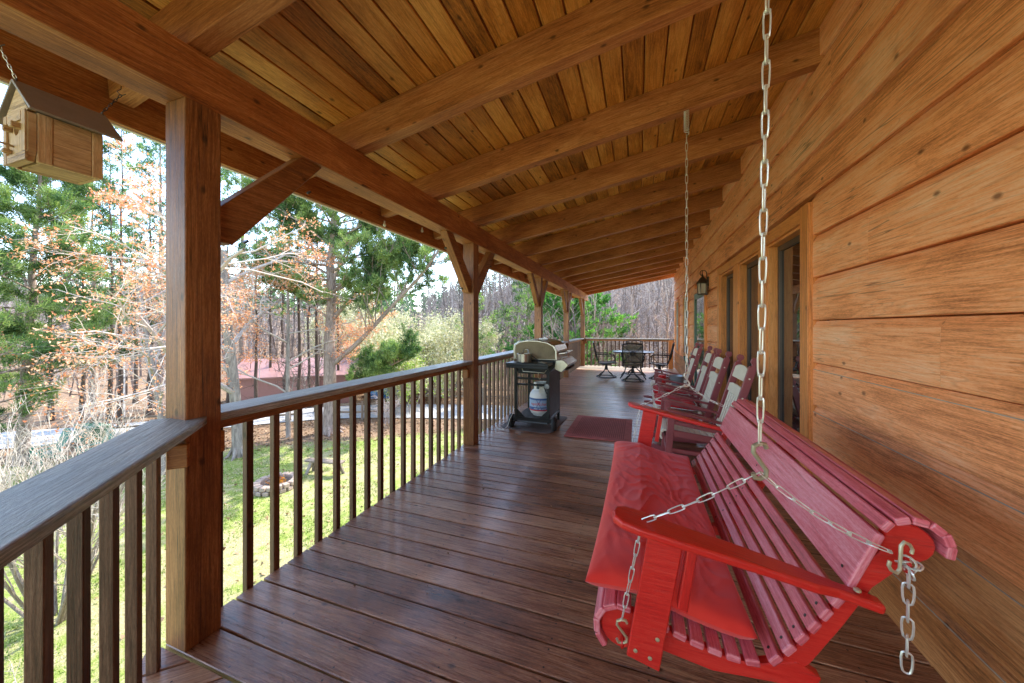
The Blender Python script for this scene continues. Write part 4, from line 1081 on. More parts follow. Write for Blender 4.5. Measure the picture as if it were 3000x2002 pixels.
# ------------------------------------------------------------------ rocking chairs (built at origin, facing -X)
def make_rocker():
    t = thing('rocking_chair', '', 'rocking chair', (0, 0, 0), 'rocking chairs lined up along the cabin wall')
    lean = lambda z: .13 + .30 * (z - .08) / 1.0          # x of rear post
    for s in (-1, 1):
        y = s * .245
        b = MB(); P = []
        poly = []
        for k in range(13):
            x = -.48 + .96 * k / 12; z = .02 + .22 * x * x; poly.append((x, z))
        up = [(x, z + (.052 if -.4 < x < .4 else .03)) for x, z in poly[::-1]]
        b.prism(poly + up, (0, y, 0), (1, 0, 0), (0, 0, 1), .03); part('runner', b, M['maroon'], t, .003)
        b = MB(); b.beam((-.29, y, .07), (-.25, y, .60), .035, .06, (1, 0, 0)); part('front_leg', b, M['maroon'], t, .004, seg=2)
        b = MB()
        o0 = np.array((lean(.07), y, .07)); o1 = np.array((lean(1.05), y, 1.05)); d = nrm(o1 - o0); sd = nrm(np.cross((0, 1, 0), d))
        L = np.linalg.norm(o1 - o0)
        pl = [(-.032, 0), (.032, 0), (.032, L - .02), (.014, L - .005), (.014, L + .005), (.031, L + .025), (.031, L + .05), (.015, L + .068), (-.015, L + .068), (-.031, L + .05), (-.031, L + .025), (-.014, L + .005), (-.014, L - .005), (-.032, L - .02)]
        pl = [(p[0] * 1.0, p[1]) for p in pl]
        b.prism(pl, o0, -sd, d, .034); part('rear_post', b, M['maroon'], t, .004, seg=2)
        b = MB(); a0 = np.array((-.31, y * 1.04, .61)); a1 = np.array((lean(.47) + .02, y * 1.04, .49)); ax = nrm(a1 - a0); La = np.linalg.norm(a1 - a0)
        pl = [(0, -.02), (.015, -.04), (.06, -.048), (.2, -.042), (La, -.025), (La, .02), (.2, .03), (.06, .038), (.015, .03)]
        b.prism(pl if True else pl, a0, ax, (0, 1, 0), .022); part('armrest', b, M['maroon'], t, .006, seg=2)
        b = MB(); b.beam((-.29, y, .49), (lean(.40), y, .41), .022, .035); b.beam((-.3, y, .22), (lean(.2), y, .19), .022, .035); b.beam((-.3, y, .385), (lean(.35), y, .33), .026, .06)
        each('side_stretcher', b, M['maroon'], t, .003)
        b = MB(); o_ = s * .265
        for z in (.93, .75, .42): b.lathe([(0, 0), (.008, 0), (.008, .002), (0, .003)], (lean(z), s * .263, z), 8, np.array([(1, 0, 0), (0, 0, 1), (0, s, 0)]).T, close=False)
        b.lathe([(0, 0), (.008, 0), (.008, .002), (0, .003)], (-.285, s * .263, .13), 8, np.array([(1, 0, 0), (0, 0, 1), (0, s, 0)]).T, close=False)
        each('screw_cap', b, M['cream'], t)
    b = MB()
    sc = [(-.345, .30), (-.362, .335), (-.355, .375), (-.325, .40), (-.28, .402), (-.23, .394), (-.18, .384), (-.13, .374), (-.08, .366), (-.03, .36), (.02, .357), (.07, .36), (.12, .37), (.16, .385)]
    for (x0, z0), (x1, z1) in zip(sc[:-1], sc[1:]):
        a = math.atan2(z1 - z0, x1 - x0); d = np.array((math.cos(a), 0, math.sin(a))); n_ = np.array((-math.sin(a), 0, math.cos(a))); l = math.dist((x0, z0), (x1, z1))
        b.box(np.array(((x0 + x1) / 2, 0, (z0 + z1) / 2)) - n_ * .008, (l - .006, .45, .018), np.array([d, (0, 1, 0), n_]).T, 1)
    part('seat', b, M['cream'], t, .003)
    b = MB(); b.beam((-.3, -.23, .31), (-.3, .23, .31), .025, .07); b.beam((.2, -.23, .31), (.2, .23, .31), .025, .06); b.beam((-.28, -.24, .16), (-.28, .24, .16), .03, .03)
    each('cross_stretcher', b, M['maroon'], t, .003)
    # back: arched top slat, second slat, five spindles, lower slat
    d = nrm((lean(1.05) - lean(.07), 0, .98)); o = np.array((lean(.07) - .012, 0, .07))
    b = MB(); pl = [(-.225, .86), (.225, .86), (.225, .955)] + [(.225 * math.cos(a), .955 + .045 * math.sin(a)) for a in np.linspace(.2, PI - .2, 10)] + [(-.225, .955)]
    b.prism(pl, o, (0, 1, 0), d, .02); part('head_slat', b, M['cream'], t, .003)
    b = MB(); b.prism([(-.225, .71), (.225, .71), (.225, .79), (.1, .805), (-.1, .805), (-.225, .79)], o, (0, 1, 0), d, .02); b.prism([(-.225, .33), (.225, .33), (.225, .40), (-.225, .40)], o, (0, 1, 0), d, .02)
    each('back_slat', b, M['cream'], t, .003)
    for k in range(5):
        y = -.15 + .075 * k; b = MB(); p0 = o + np.array((0, y, 0)) + d * .40; p1 = o + np.array((0, y, 0)) + d * .715; b.beam(p0, p1, .028, .016, (1, 0, 0)); part('spindle', b, M['cream'], t, .004)
    return t
rk = make_rocker()
spots = [((.55, 3.985, 0), 0.0, 'maroon and cream rocking chair nearest the swing, without a cushion'),
         ((.54, 4.94, 0), 1.0, 'second rocking chair from the swing, with a red cushion on its seat'),
         ((.55, 5.68, 0), -1.0, 'third rocking chair from the swing, with a red cushion on its seat'),
         ((.56, 6.95, 0), 0.0, 'farthest rocking chair, beyond the small side table, before the glass door')]
for i, (p, rz, lab) in enumerate(spots):
    o = rk if i == 0 else copy_tree(rk)
    o.location = p; o.rotation_euler = (0, 0, R(rz)); o['label'] = lab
def seat_cushion(c, lab):
    t = thing('seat_cushion', lab, 'cushion', (c[0], c[1], .38), 'red seat cushions on the rocking chairs')
    nx, ny = 30, 30; V = []; F = []
    for s in (1, -1):
        for i in range(nx + 1):
            for j in range(ny + 1):
                u, v = i / nx * 2 - 1, j / ny * 2 - 1; e = max(0, (1 - u ** 8) * (1 - v ** 8)) ** .4
                tuft = (.5 + .5 * math.cos(PI * 3 * u)) ** .35 * (.5 + .5 * math.cos(PI * 3 * v)) ** .35
                x = c[0] + u * .235; y = c[1] + v * .225
                base = .40 + .11 * ((.5 - (u + 1) / 2)) * .4 + (.02 if u < -.7 else 0) * 0
                V.append((x, y, base + s * e * (.035 + .028 * tuft) + .045))
    K = (nx + 1) * (ny + 1)
    for i in range(nx):
        for j in range(ny):
            a = i * (ny + 1) + j; q = a + ny + 1; F.append((a, q, q + 1, a + 1)); F.append((K + a, K + a + 1, K + q + 1, K + q))
    b = MB(); b.add(V, F); part('pad', b, M['cush2'], t, smooth=True)
    for dz, gr_ in ((.03, 1.0), (-.03, 1.0)):
        b = MB(); P = []
        for k in range(40):
            a = 2 * PI * k / 40; cs, sn = math.cos(a), math.sin(a); q = (abs(cs) ** 6 + abs(sn) ** 6) ** (-1 / 6)
            x = cs * q * .238; y = sn * q * .228; P.append((c[0] + x, c[1] + y, .40 - .022 * x / .235 * 1 + .045 + dz))
        b.tube(P, .005, 6, closed=True); part('piping', b, M['piping'], t, smooth=True)
seat_cushion((.42, 4.94), 'red tufted cushion with white piping on the second rocking chair')
seat_cushion((.43, 5.68), 'red tufted cushion with white piping on the third rocking chair')
# small table with cup and bucket
st = thing('side_table', 'small cream topped side table between the two farthest rocking chairs', 'side table', (.5, 6.33, 0))
b = MB(); b.prism([(.25 * math.cos(a), .2 * math.sin(a)) for a in np.linspace(0, 2 * PI, 20, endpoint=False)], (.5, 6.33, .44), (1, 0, 0), (0, 1, 0), .025); part('table_top', b, M['cream'], st, .004)
for (sx, sy) in ((-1, -1), (1, -1), (1, 1), (-1, 1)):
    b = MB(); b.beam((.5 + sx * .17, 6.33 + sy * .13, 0.001), (.5 + sx * .14, 6.33 + sy * .1, .427), .05, .022, (0, 1, 0)); part('leg', b, M['maroon'], st, .003)
b = MB(); b.beam((.34, 6.33, .2), (.66, 6.33, .2), .25, .02); part('shelf', b, M['maroon'], st, .002)
b = MB(); b.lathe([(0, 0), (.05, 0), (.053, .01), (.062, .15), (.066, .155), (.06, .155), (.05, .02), (0, .02)], (.36, 6.3, .4535), 24, close=False); tag(part('red_cup', b, M['redcup'], smooth=True), 'red plastic tub on the side table', 'cup')
t = thing('metal_bucket', 'grey galvanised bucket on the side table beside the red tub', 'bucket', (.58, 6.34, .4535))
b = MB(); b.lathe([(0, 0), (.08, 0), (.082, .006), (.118, .15), (.124, .155), (.115, .155), (.078, .01), (0, .01)], (.58, 6.34, .4535), 28, close=False); part('body', b, M['bucket'], t, smooth=True)
b = MB(); b.tube([(.58 - .12, 6.34, .6), (.58 - .125, 6.30, .57), (.58 - .1, 6.24, .54), (.58, 6.21, .535), (.58 + .1, 6.24, .54), (.58 + .12, 6.34, .6)], .004, 6); part('handle', b, M['gray'], t)

# ------------------------------------------------------------------ patio set
TC = (-.15, 10.3)
pt = thing('patio_table', 'round patio table with pale mosaic top and black curved legs', 'table', (*TC, 0))
b = MB(); b.lathe([(0, .705), (.5, .705), (.535, .712), (.54, .722), (.53, .73), (0, .73)], (*TC, 0), 48, close=False); part('table_top', b, M['table'], pt, smooth=True)
b = MB(); b.ring((*TC, .712), .535, .014, n=48); part('rim', b, M['blk'], pt, smooth=True)
for k in range(4):
    a = PI / 4 + k * PI / 2; e = np.array((math.cos(a), math.sin(a), 0)); c = np.array((*TC, 0))
    b = MB(); b.tube([c + e * r + np.array((0, 0, z)) for r, z in ((.42, .70), (.40, .6), (.30, .42), (.26, .3), (.32, .15), (.46, .015))], .016, 8); part('leg', b, M['blk'], pt, smooth=True)
b = MB(); b.ring((*TC, .3), .26, .008, n=32); part('leg_ring', b, M['blk'], pt, smooth=True)

def make_swivel():
    t = thing('patio_chair', '', 'patio chair', (0, 0, 0), 'black swivel chairs around the patio table')  # faces +Y
    # base
    b = MB(); b.ring((0, 0, .018), .27, .014, n=32); part('base_ring', b, M['blk'], t, smooth=True)
    for k in range(4):
        a = PI / 4 + k * PI / 2; e = np.array((math.cos(a), math.sin(a), 0))
        b = MB(); b.tube([e * r + np.array((0, 0, z)) for r, z in ((.27, .02), (.2, .09), (.1, .15), (.05, .22), (.035, .3))], .012, 8); part('base_leg', b, M['blk'], t, smooth=True)
    b = MB(); b.lathe([(0, .2), (.03, .2), (.03, .33), (.045, .335), (.045, .35), (0, .35)], (0, 0, 0), 14, close=False); b.tube([(-.15, -.1, .36), (.15, -.1, .36), (.15, .1, .36), (-.15, .1, .36)], .01, 6, closed=True); b.beam((-.05, -.12, .35), (-.05, .12, .35), .02, .02); b.beam((.05, -.12, .35), (.05, .12, .35), .02, .02)
    part('swivel_post', b, M['blk'], t)
    b = MB(); SP = [(.25, .405), (.235, .425), (.1, .41), (-.1, .395), (-.2, .40)]; BP = [(-.2, .41), (-.25, .55), (-.3, .75), (-.34, .93)]
    V = []; F = []
    for (y, z) in SP: V += [(-.235, y, z), (.235, y, z)]
    F = [(2 * i, 2 * i + 1, 2 * i + 3, 2 * i + 2) for i in range(len(SP) - 1)]; b.add(V, F); part('seat', b, M['sling'], t, smooth=True)
    b = MB(); V = []
    for (y, z) in BP: V += [(-.225, y, z), (.225, y, z)]
    b.add(V, [(2 * i, 2 * i + 1, 2 * i + 3, 2 * i + 2) for i in range(3)]); part('backrest', b, M['sling'], t, smooth=True)
    b = MB()
    for s in (-1, 1):
        b.tube([(s * .24, y, z) for y, z in SP] + [(s * .24, y, z) for y, z in BP[1:]] + [(s * .235, -.345, .955)], .013, 8)
        b.tube([(s * .24, -.18, .4), (s * .2, -.1, .365)], .01, 6)
    b.tube([(-.235, -.345, .955), (-.12, -.355, .975), (0, -.36, .98), (.12, -.355, .975), (.235, -.345, .955)], .016, 8)
    b.tube([(-.24, .245, .41), (.24, .245, .41)], .012, 8); b.tube([(-.235, -.24, .5), (.235, -.24, .5)], .01, 6)
    part('frame', b, M['blk'], t, smooth=True)
    b = MB()
    for s in (-1, 1): b.tube([(s * .225, -.27, .52), (s * .05, -.315, .70)], .006, 6); b.tube([(s * .225, -.36, .92), (s * .05, -.318, .76)], .006, 6)
    nb = nrm((0, -.97, -.22)); b.ring((0, -.318, .73), .06, .008, nb, 24); b.ring((0, -.318, .73), .042, .005, nb, 20)
    b.tube([(-.03, -.31, .76), (0, -.312, .765), (.03, -.31, .745), (0, -.318, .73), (-.03, -.32, .715), (0, -.325, .695), (.03, -.32, .70)], .005, 6)
    part('back_medallion', b, M['blk'], t, smooth=True)
    for s in (-1, 1):
        b = MB(); b.tube([(s * .26, -.275, .66), (s * .285, -.15, .66), (s * .29, .1, .64), (s * .285, .2, .62), (s * .26, .235, .56), (s * .245, .235, .43)], .012, 8); b.tube([(s * .25, -.27, .6), (s * .275, -.05, .605), (s * .28, .18, .59)], .008, 6)
        part('armrest', b, M['blk'], t, smooth=True)
    return t
pc = make_swivel()
for i, (x, y, rz, lab) in enumerate([(-.15, 9.68, 0, 'black swivel patio chair nearest the viewer, its back to the camera'),
                                     (-.86, 10.22, -84, 'black swivel patio chair on the left side of the round table'),
                                     (.52, 10.3, 82, 'black swivel patio chair on the right side of the table, by the cabin wall'),
                                     (-.12, 11.12, 182, 'black swivel patio chair behind the table, nearest the end railing')]):
    o = pc if i == 0 else copy_tree(pc)
    o.location = (x, y, 0); o.rotation_euler = (0, 0, R(rz)); o['label'] = lab
# folded green chair leaning on the wall by the door
t = thing('folding_chair', 'dark green folded chair leaning on the cabin wall behind the rocking chairs', 'chair', (.95, 7.9, 0))
b = MB()
for y in (7.72, 8.1): b.beam((.8, y, .0), (1.06, y, .95), .03, .05, (0, 1, 0)); b.beam((1.06, y, .0), (.88, y, .8), .03, .05, (0, 1, 0))
part('frame', b, M['green'], t)
b = MB()
for k in range(6): z = .45 + k * .08; x = .8 + .26 * z / .95; b.beam((x - .03, 7.72, z), (x - .03, 8.1, z), .05, .015, (1, 0, -.3))
part('slats', b, M['green'], t)

# ------------------------------------------------------------------ garden things
fp = thing('fire_pit', 'round stone fire pit on the lawn with orange leaves inside', 'fire pit', (-10.2, 7.62, hgt(-10.2, 7.62)))
gz = hgt(-10.2, 7.62)
b = MB(); jr = random.Random(8)
for ring_ in range(2):
    n_ = 17
    for k in range(n_):
        a = 2 * PI * (k + .5 * ring_) / n_; e = np.array((math.cos(a), math.sin(a), 0)); tt = np.array((-e[1], e[0], 0)); rr = .50 + jr.uniform(-.012, .012)
        b.box(np.array((-10.2, 7.62, gz + .06 + .125 * ring_ + jr.uniform(-.006, .006))) + e * rr, (.19, .165 + jr.uniform(-.015, .01), .115), np.array([e, tt, (0, 0, 1)]).T)
part('stone_ring', b, M['rock'], fp, .02, seg=2)
b = MB(); b.lathe([(0, gz + .02), (.42, gz + .02), (.42, gz + .06), (.2, gz + .09), (0, gz + .08)], (-10.2, 7.62, 0), 24, close=False); part('ash_bed', b, M['ash'], fp)
nr = np.random.default_rng(4)
b = MB(); C = np.stack([-10.25 + nr.normal(0, .1, 160), 7.65 + nr.normal(0, .1, 160), gz + .12 + np.abs(nr.normal(0, .07, 160))], 1); scatter_tris(b, C, .05, nr); part('dry_leaves', b, M['firef'], fp)
# bench
bz = hgt(-9.7, 9.2)
bn = thing('log_bench', 'rustic wooden bench with splayed legs on the grass behind the fire pit', 'bench', (-9.62, 8.75, bz))
A_ = np.array((-10.3, 8.75, bz + .42)); B_ = np.array((-9.0, 8.95, bz + .42)); d = nrm(B_ - A_)
b = MB(); b.beam(A_, B_, .26, .06); part('seat', b, M['bench'], bn, .01)
for t_ in (.16, .84):
    c = A_ + (B_ - A_) * t_
    for s in (-1, 1):
        n_ = np.array((-d[1], d[0], 0)); b = MB(); sgn = -1 if t_ < .5 else 1
        b.beam(c + (0, 0, -.03) + n_ * s * .06, np.array((c[0], c[1], bz - .02)) + n_ * s * .17 + d * sgn * .12, .05, .1, (0, 0, 1) if False else tuple(d)); part('leg', b, M['bench'], bn, .005)
    b = MB(); b.beam(c + (0, 0, -.22) + np.array((-d[1], d[0], 0)) * -.12 + d * .05 * (-1 if t_ < .5 else 1), c + (0, 0, -.22) + np.array((-d[1], d[0], 0)) * .12 + d * .05 * (-1 if t_ < .5 else 1), .03, .05); part('crosspiece', b, M['bench'], bn)

# fences
def fence(pts, label, rails=(.45, .85)):
    t = thing('split_rail_fence', label, 'fence', (pts[0][0], pts[0][1], hgt(*pts[0])), 'split rail fences along the road')
    for (x, y) in pts:
        z = hgt(x, y); b = MB(); b.bb(x - .05, x + .05, y - .045, y + .045, z - .1, z + 1.0 + rng.uniform(-.05, .05), 2); part('fence_post', b, M['fence'], t, .01)
    for (p, q) in zip(pts[:-1], pts[1:]):
        for h in rails:
            b = MB(); b.beam((p[0], p[1], hgt(*p) + h + rng.uniform(-.03, .03)), (q[0], q[1], hgt(*q) + h + rng.uniform(-.03, .03)), .045, .09); part('rail', b, M['fence'], t, .01)
fence([(-22.0, 8.2), (-20.2, 9.9), (-18.2, 11.6), (-16.2, 13.2)], 'grey split rail fence on the near roadside, left stretch behind the pine trunks')
fence([(-14.9, 13.9), (-13.4, 14.6), (-11.9, 15.2)], 'grey split rail fence on the near roadside, behind the middle balusters')
fence([(-14.5, 18.2), (-12, 19.1), (-9, 19.9), (-6, 20.6), (-3, 21.2), (0, 21.8)], 'long split rail fence on the far side of the road')
# barn
bnx, bny = -21.0, 17.6; bz = hgt(bnx, bny)
bt = thing('red_barn', 'faded red metal barn seen through the tree trunks beyond the road', 'barn', (bnx, bny, bz))
ax = nrm((.8, .6, 0)); ay = nrm((-.6, .8, 0))
def loc(u, v, z): return np.array((bnx, bny, bz)) + ax * u + ay * v + np.array((0, 0, z))
b = MB(); b.box(loc(0, 0, .95), (6.2, 4.6, 1.9), np.array([ax, ay, (0, 0, 1)]).T); part('wall', b, M['barn'], bt)
b = MB()
for s in (-1, 1):
    A = loc(0, s * 2.6, 1.8); B = loc(0, 0, 2.7); d = nrm(B - A); b.box((A + B) / 2, (6.8, np.linalg.norm(B - A), .08), np.array([ax, d, np.cross(ax, d)]).T)
for s in (-1, 1): b.prism([(-2.3, 1.9), (2.3, 1.9), (0, 2.65)], loc(s * 3.1, 0, 0) , ay, (0, 0, 1), .06)
part('roof', b, M['barnroof'], bt)
b = MB(); b.box(loc(.5, -2.33, 1.1), (1.8, .05, 1.7), np.array([ax, ay, (0, 0, 1)]).T); part('door', b, M['barnroof'], bt)
# teal roof cottage
cx2, cy2 = -16.0, 28.5; cz2 = hgt(cx2, cy2)
ct = thing('teal_roof_cottage', 'small cottage with a teal metal roof far behind the blossom trees', 'cottage', (cx2, cy2, cz2))
b = MB(); b.bb(cx2 - 3, cx2 + 3, cy2 - 2, cy2 + 2, cz2 - .5, cz2 + 2.3); part('wall', b, M['fence'], ct)
b = MB()
for s in (-1, 1): b.beam((cx2, cy2 + s * 2.4, cz2 + 2.1), (cx2, cy2, cz2 + 3.6), 6.6, .08)
part('roof', b, M['teal'], ct)
b = MB(); b.bb(cx2 - 1.6, cx2 - .7, cy2 - 2.04, cy2 - 2.0, cz2 + .8, cz2 + 1.6); b.bb(cx2 + .8, cx2 + 1.6, cy2 - 2.04, cy2 - 2.0, cz2 - .2, cz2 + 1.8); part('window', b, M['blk'], ct)
b = MB(); z = hgt(-16.2, 19.5); b.lathe([(0, 0), (1.3, 0), (1.32, .3), (1.25, .36), (.9, .42), (0, .45)], (-16.6, 20.2, z), 20, close=False); tag(part('blue_pool', b, M['tarp'], smooth=True), 'low round pool covered with blue tarp beyond the road', 'pool')
b = MB(); z = hgt(-24.5, 10.2); b.tube([(-24.5, 10.2, z), (-24.45, 10.2, z + 7.5)], [.13, .09], 10); tag(part('utility_pole', b, M['pole'], smooth=True), 'pale utility pole standing among the slender pines', 'pole')
def adirondack(x, y, rz, lab):
    t = thing('garden_chair', lab, 'garden chair', (x, y, hgt(x, y)), 'green garden chairs by the road')
    z = hgt(x, y); b = MB(); b.box((x, y, z + .36), (.55, .5, .04)); part('seat', b, M['adi'], t)
    b = MB()
    for k in range(5): b.beam((x - .22 + .11 * k, y + .25, z + .33), (x - .24 + .12 * k, y + .5, z + 1.05 + (.05 if 0 < k < 4 else 0)), .09, .02, (0, 1, 0))
    part('backrest', b, M['adi'], t)
    for s in (-1, 1):
        b = MB(); b.bb(x + s * .3 - .06, x + s * .3 + .06, y - .3, y + .35, z + .55, z + .58); part('armrest', b, M['adi'], t)
        b = MB(); b.bb(x + s * .3 - .02, x + s * .3 + .02, y - .28, y - .18, z, z + .55); part('front_leg', b, M['adi'], t)
        b = MB(); b.beam((x + s * .27, y - .25, z + .36), (x + s * .27, y + .55, z + .02), .025, .09); part('rear_leg', b, M['adi'], t)
    t.location = (x, y, z); t.rotation_euler = (0, 0, 0)
    return t
adirondack(-19.8, 6.3, 0, 'green wooden garden chair behind the white bush, the left one')
adirondack(-18.4, 6.9, 0, 'green wooden garden chair near the road, right of its twin')
b = MB(); z = hgt(-21.5, 8.0); b.bb(-22.3, -20.9, 7.8, 8.4, z, z + .75); tag(part('green_bin', b, plain('bin_green', (.04, .12, .06), .5), None, .03), 'long dark green storage bin beside the road', 'storage bin')

# ------------------------------------------------------------------ trees
def wiggle(p0, d, L, n, rs, amp, grav=0.0):
    P = [np.array(p0, float)]; d = nrm(d); st = L / n
    for i in range(n):
        d = nrm(d + rs.normal(size=3) * amp + np.array((0, 0, grav))); P.append(P[-1] + d * st)
    return np.array(P), d
def blades(b, C, D, L, W, rs, rlo=0.0, rhi=1.0, per=8, spread=.8):
    C = np.repeat(np.asarray(C), per, 0); D = np.repeat(np.asarray(D), per, 0); n = len(C)
    a = D + rs.normal(size=(n, 3)) * spread; a /= np.linalg.norm(a, axis=1, keepdims=True) + 1e-9
    c = np.cross(a, rs.normal(size=(n, 3))); c /= np.linalg.norm(c, axis=1, keepdims=True) + 1e-9
    l = L * rs.uniform(.6, 1.25, (n, 1)); C = C + rs.normal(size=(n, 3)) * L * .25
    V = np.stack([C - c * W * .5, C + c * W * .5, C + a * l], 1).reshape(-1, 3)
    rr = rlo + (rhi - rlo) * np.clip(.5 + .28 * rs.normal(size=n), 0, 1)
    b.add_np(V, np.arange(3 * n).reshape(-1, 3), rr)

def pine(x, y, H, r0, label, seed, cs=.3, cR=2.4, limbs=44, subs=7, tufts=4, per=7, bl=.16, bw=.035, mat='pine', bark='pinebark', lean=(0, 0), group=None, big=None, name='pine_tree', droop=.0, tiers=None, dead=0):
    rs = np.random.default_rng(seed); z = hgt(x, y)
    t = thing(name, label, 'pine tree' if 'pine' in name else 'evergreen tree', (x, y, z), group)
    tr = MB(); cr = MB(); n = 14
    P = np.array([(x + lean[0] * (k / n) ** 1.3 + (0 if k == 0 else rs.normal(0, .03)), y + lean[1] * (k / n) ** 1.3 + (0 if k == 0 else rs.normal(0, .03)), z - .1 + H * k / n) for k in range(n + 1)])
    rad = r0 * (1 - .9 * (np.arange(n + 1) / n) ** .9); rad[0] *= 1.35
    tr.tube(P, rad, 10)
    if r0 > .2:
        for k in range(6):
            a = k * 1.05 + rs.uniform(0, .5); tr.tube([(x + r0 * .7 * math.cos(a), y + r0 * .7 * math.sin(a), z + .35), (x + r0 * 1.5 * math.cos(a), y + r0 * 1.5 * math.sin(a), z + .1), (x + r0 * 2.4 * math.cos(a), y + r0 * 2.4 * math.sin(a), z - .05)], [r0 * .35, r0 * .25, r0 * .08], 6)
    def at(tt): 
        f = tt * n; i = min(n - 1, int(f)); return P[i] + (P[i + 1] - P[i]) * (f - i)
    C = []; D = []
    def limb(p, d, L, rr, ns, nt, grav):
        Q, _ = wiggle(p, d, L, 6, rs, .10, grav); tr.tube(Q, np.linspace(rr, rr * .25, 7), 5, cap=False)
        for j in range(ns):
            f = .3 + .7 * (j + rs.random()) / ns; i = min(5, int(f * 6)); q = Q[i] + (Q[i + 1] - Q[i]) * (f * 6 - i)
            dd = nrm(Q[i + 1] - Q[i]); s_ = rs.normal(size=3); s_[2] *= .35; s_[2] += .12; dd = nrm(dd * .8 + nrm(s_) * .9)
            l = L * rs.uniform(.18, .38) * (1.15 - .5 * f) + .12
            S, e = wiggle(q, dd, l, 3, rs, .12, .03); tr.tube(S, [rr * .3, rr * .2, rr * .15, rr * .08], 3, cap=False)
            for m in range(nt):
                g = .35 + .65 * (m + rs.random()) / nt; i2 = min(2, int(g * 3)); c = S[i2] + (S[i2 + 1] - S[i2]) * (g * 3 - i2)
                C.append(c + rs.normal(size=3) * .05); D.append(nrm(e * .7 + np.array((0, 0, .55))))
    for k in range(limbs):
        tt = cs + (1 - cs) * (k + rs.random()) / limbs; u = (tt - cs) / (1 - cs)
        prof = (1 - u) ** .7 * (.55 + .45 * min(1, u * 4)) + .08
        L = cR * prof * rs.uniform(.6, 1.2); a = k * 2.399 + rs.uniform(-.4, .4); el = (.1 + .75 * u) - droop + rs.normal(0, .12)
        limb(at(min(.995, tt)), (math.cos(a) * math.cos(el), math.sin(a) * math.cos(el), math.sin(el)), L, max(.012, r0 * .2 * (1 - u) + .01), subs, tufts, .015)
    for k in range(dead):
        tt = rs.uniform(.12, cs + .15); a = rs.uniform(0, 2 * PI); Q, _ = wiggle(at(tt), (math.cos(a), math.sin(a), rs.uniform(-.2, .3)), rs.uniform(.6, 1.6), 4, rs, .15, .0); tr.tube(Q, [.02, .014, .01, .007, .003], 3, cap=False)
        for _ in range(3): 
            q = Q[rs.integers(1, 4)]; S, _ = wiggle(q, rs.normal(size=3), .4, 2, rs, .2); tr.tube(S, [.008, .005, .002], 3, cap=False)
    for (tt, d, L, rr) in (big or []): 
        Q, dE = wiggle(at(tt), d, L, 9, rs, .05, .012); tr.tube(Q, np.linspace(rr, rr * .3, 10), 7, cap=False)
        for j in range(30):
            f = .22 + .78 * (j + rs.random()) / 30; i = min(8, int(f * 9)); q = Q[i] + (Q[i + 1] - Q[i]) * (f * 9 - i); dd = nrm(Q[i + 1] - Q[i])
            s_ = rs.normal(size=3); s_[2] = abs(s_[2]) * .5; limb(q, nrm(dd * .7 + nrm(s_) * .8), L * rs.uniform(.16, .36), rr * .25, subs, tufts + 1, .02)
    part('trunk', tr, M[bark], t, smooth=True)
    if C:
        C = np.array(C); D = np.array(D)
        # tone varies by clump
        nz = np.array([mnoise.noise(Vector(c * .9)) for c in C])
        for lo, hi, m in ((0.0, .62, nz < -.08), (.15, .85, (nz >= -.08) & (nz < .15)), (.35, 1.0, nz >= .15)):
            if m.any(): blades(cr, C[m], D[m], bl, bw, rs, lo, hi, per)
        part('crown', cr, M[mat], t)
    return t

FW = np.array((-.337, .9416)); RT = np.array((.9416, .337))
def W2(u, d):       # ground position at depth d ahead of the porch viewpoint and u sideways per unit depth
    p = FW * d + RT * (u * d); return float(p[0]), float(p[1])

# the tall pine in the middle with long limbs to the right
x, y = W2(-.514, 16.2)
rt = np.array((*RT, 0)); 
pine(x, y, 15.5, .32, 'tall pine with long leaning limbs in the middle of the view', 21, cs=.38, cR=3.7, limbs=84, subs=8, tufts=5, per=16, bl=.18, bw=.028, lean=(.1, .2), dead=14, mat='pine',
     big=[(.20, rt * .8 + np.array((0, 0, .62)), 8.3, .12), (.12, rt * .9 + np.array((0, 0, .35)), 4.0, .09), (.33, rt * .62 + np.array((0, 0, .75)), 6.2, .10), (.34, rt * -.75 + np.array((0, 0, .5)), 4.2, .07), (.44, rt * .35 + np.array((.1, -.2, .8)), 5.5, .09), (.42, rt * .85 + np.array((0, 0, .28)), 5.2, .06), (.5, rt * -.6 + np.array((.1, -.2, .6)), 3.6, .06)])
# big pine at far left
x, y = W2(-1.375, 12.5)
pine(x, y, 11.8, .2, 'bushy green pine at the left edge of the photo below the birdhouse', 5, cs=.22, cR=3.5, limbs=80, subs=9, tufts=6, per=17, bl=.21, bw=.026, lean=(.5, .3), dead=10)
x, y = W2(-1.52, 10.5)
pine(x, y, 8.2, .16, 'pine cut by the left edge of the photo, beside the bushy one', 6, cs=.2, cR=2.8, limbs=48, subs=7, tufts=5, per=14, bl=.2, bw=.024)
x, y = W2(-1.18, 17)
pine(x, y, 12.5, .14, 'slimmer pine right of the bushy left pine, its top just under the birdhouse', 7, cs=.35, cR=2.6, limbs=46, subs=7, tufts=4, per=8, mat='pineb', dead=12)
x, y = W2(-.99, 21)
pine(x, y, 17, .2, 'blue-green pine standing just left of the nearest porch post', 8, cs=.3, cR=3.2, limbs=52, subs=7, tufts=4, per=8, bl=.2, bw=.045, mat='pineb', dead=14)
x, y = W2(-.76, 23)
pine(x, y, 19, .22, 'tall pine behind the maple, right of the nearest porch post', 9, cs=.4, cR=3.2, limbs=50, subs=7, tufts=4, per=8, bl=.2, bw=.045, mat='pineb', dead=14)
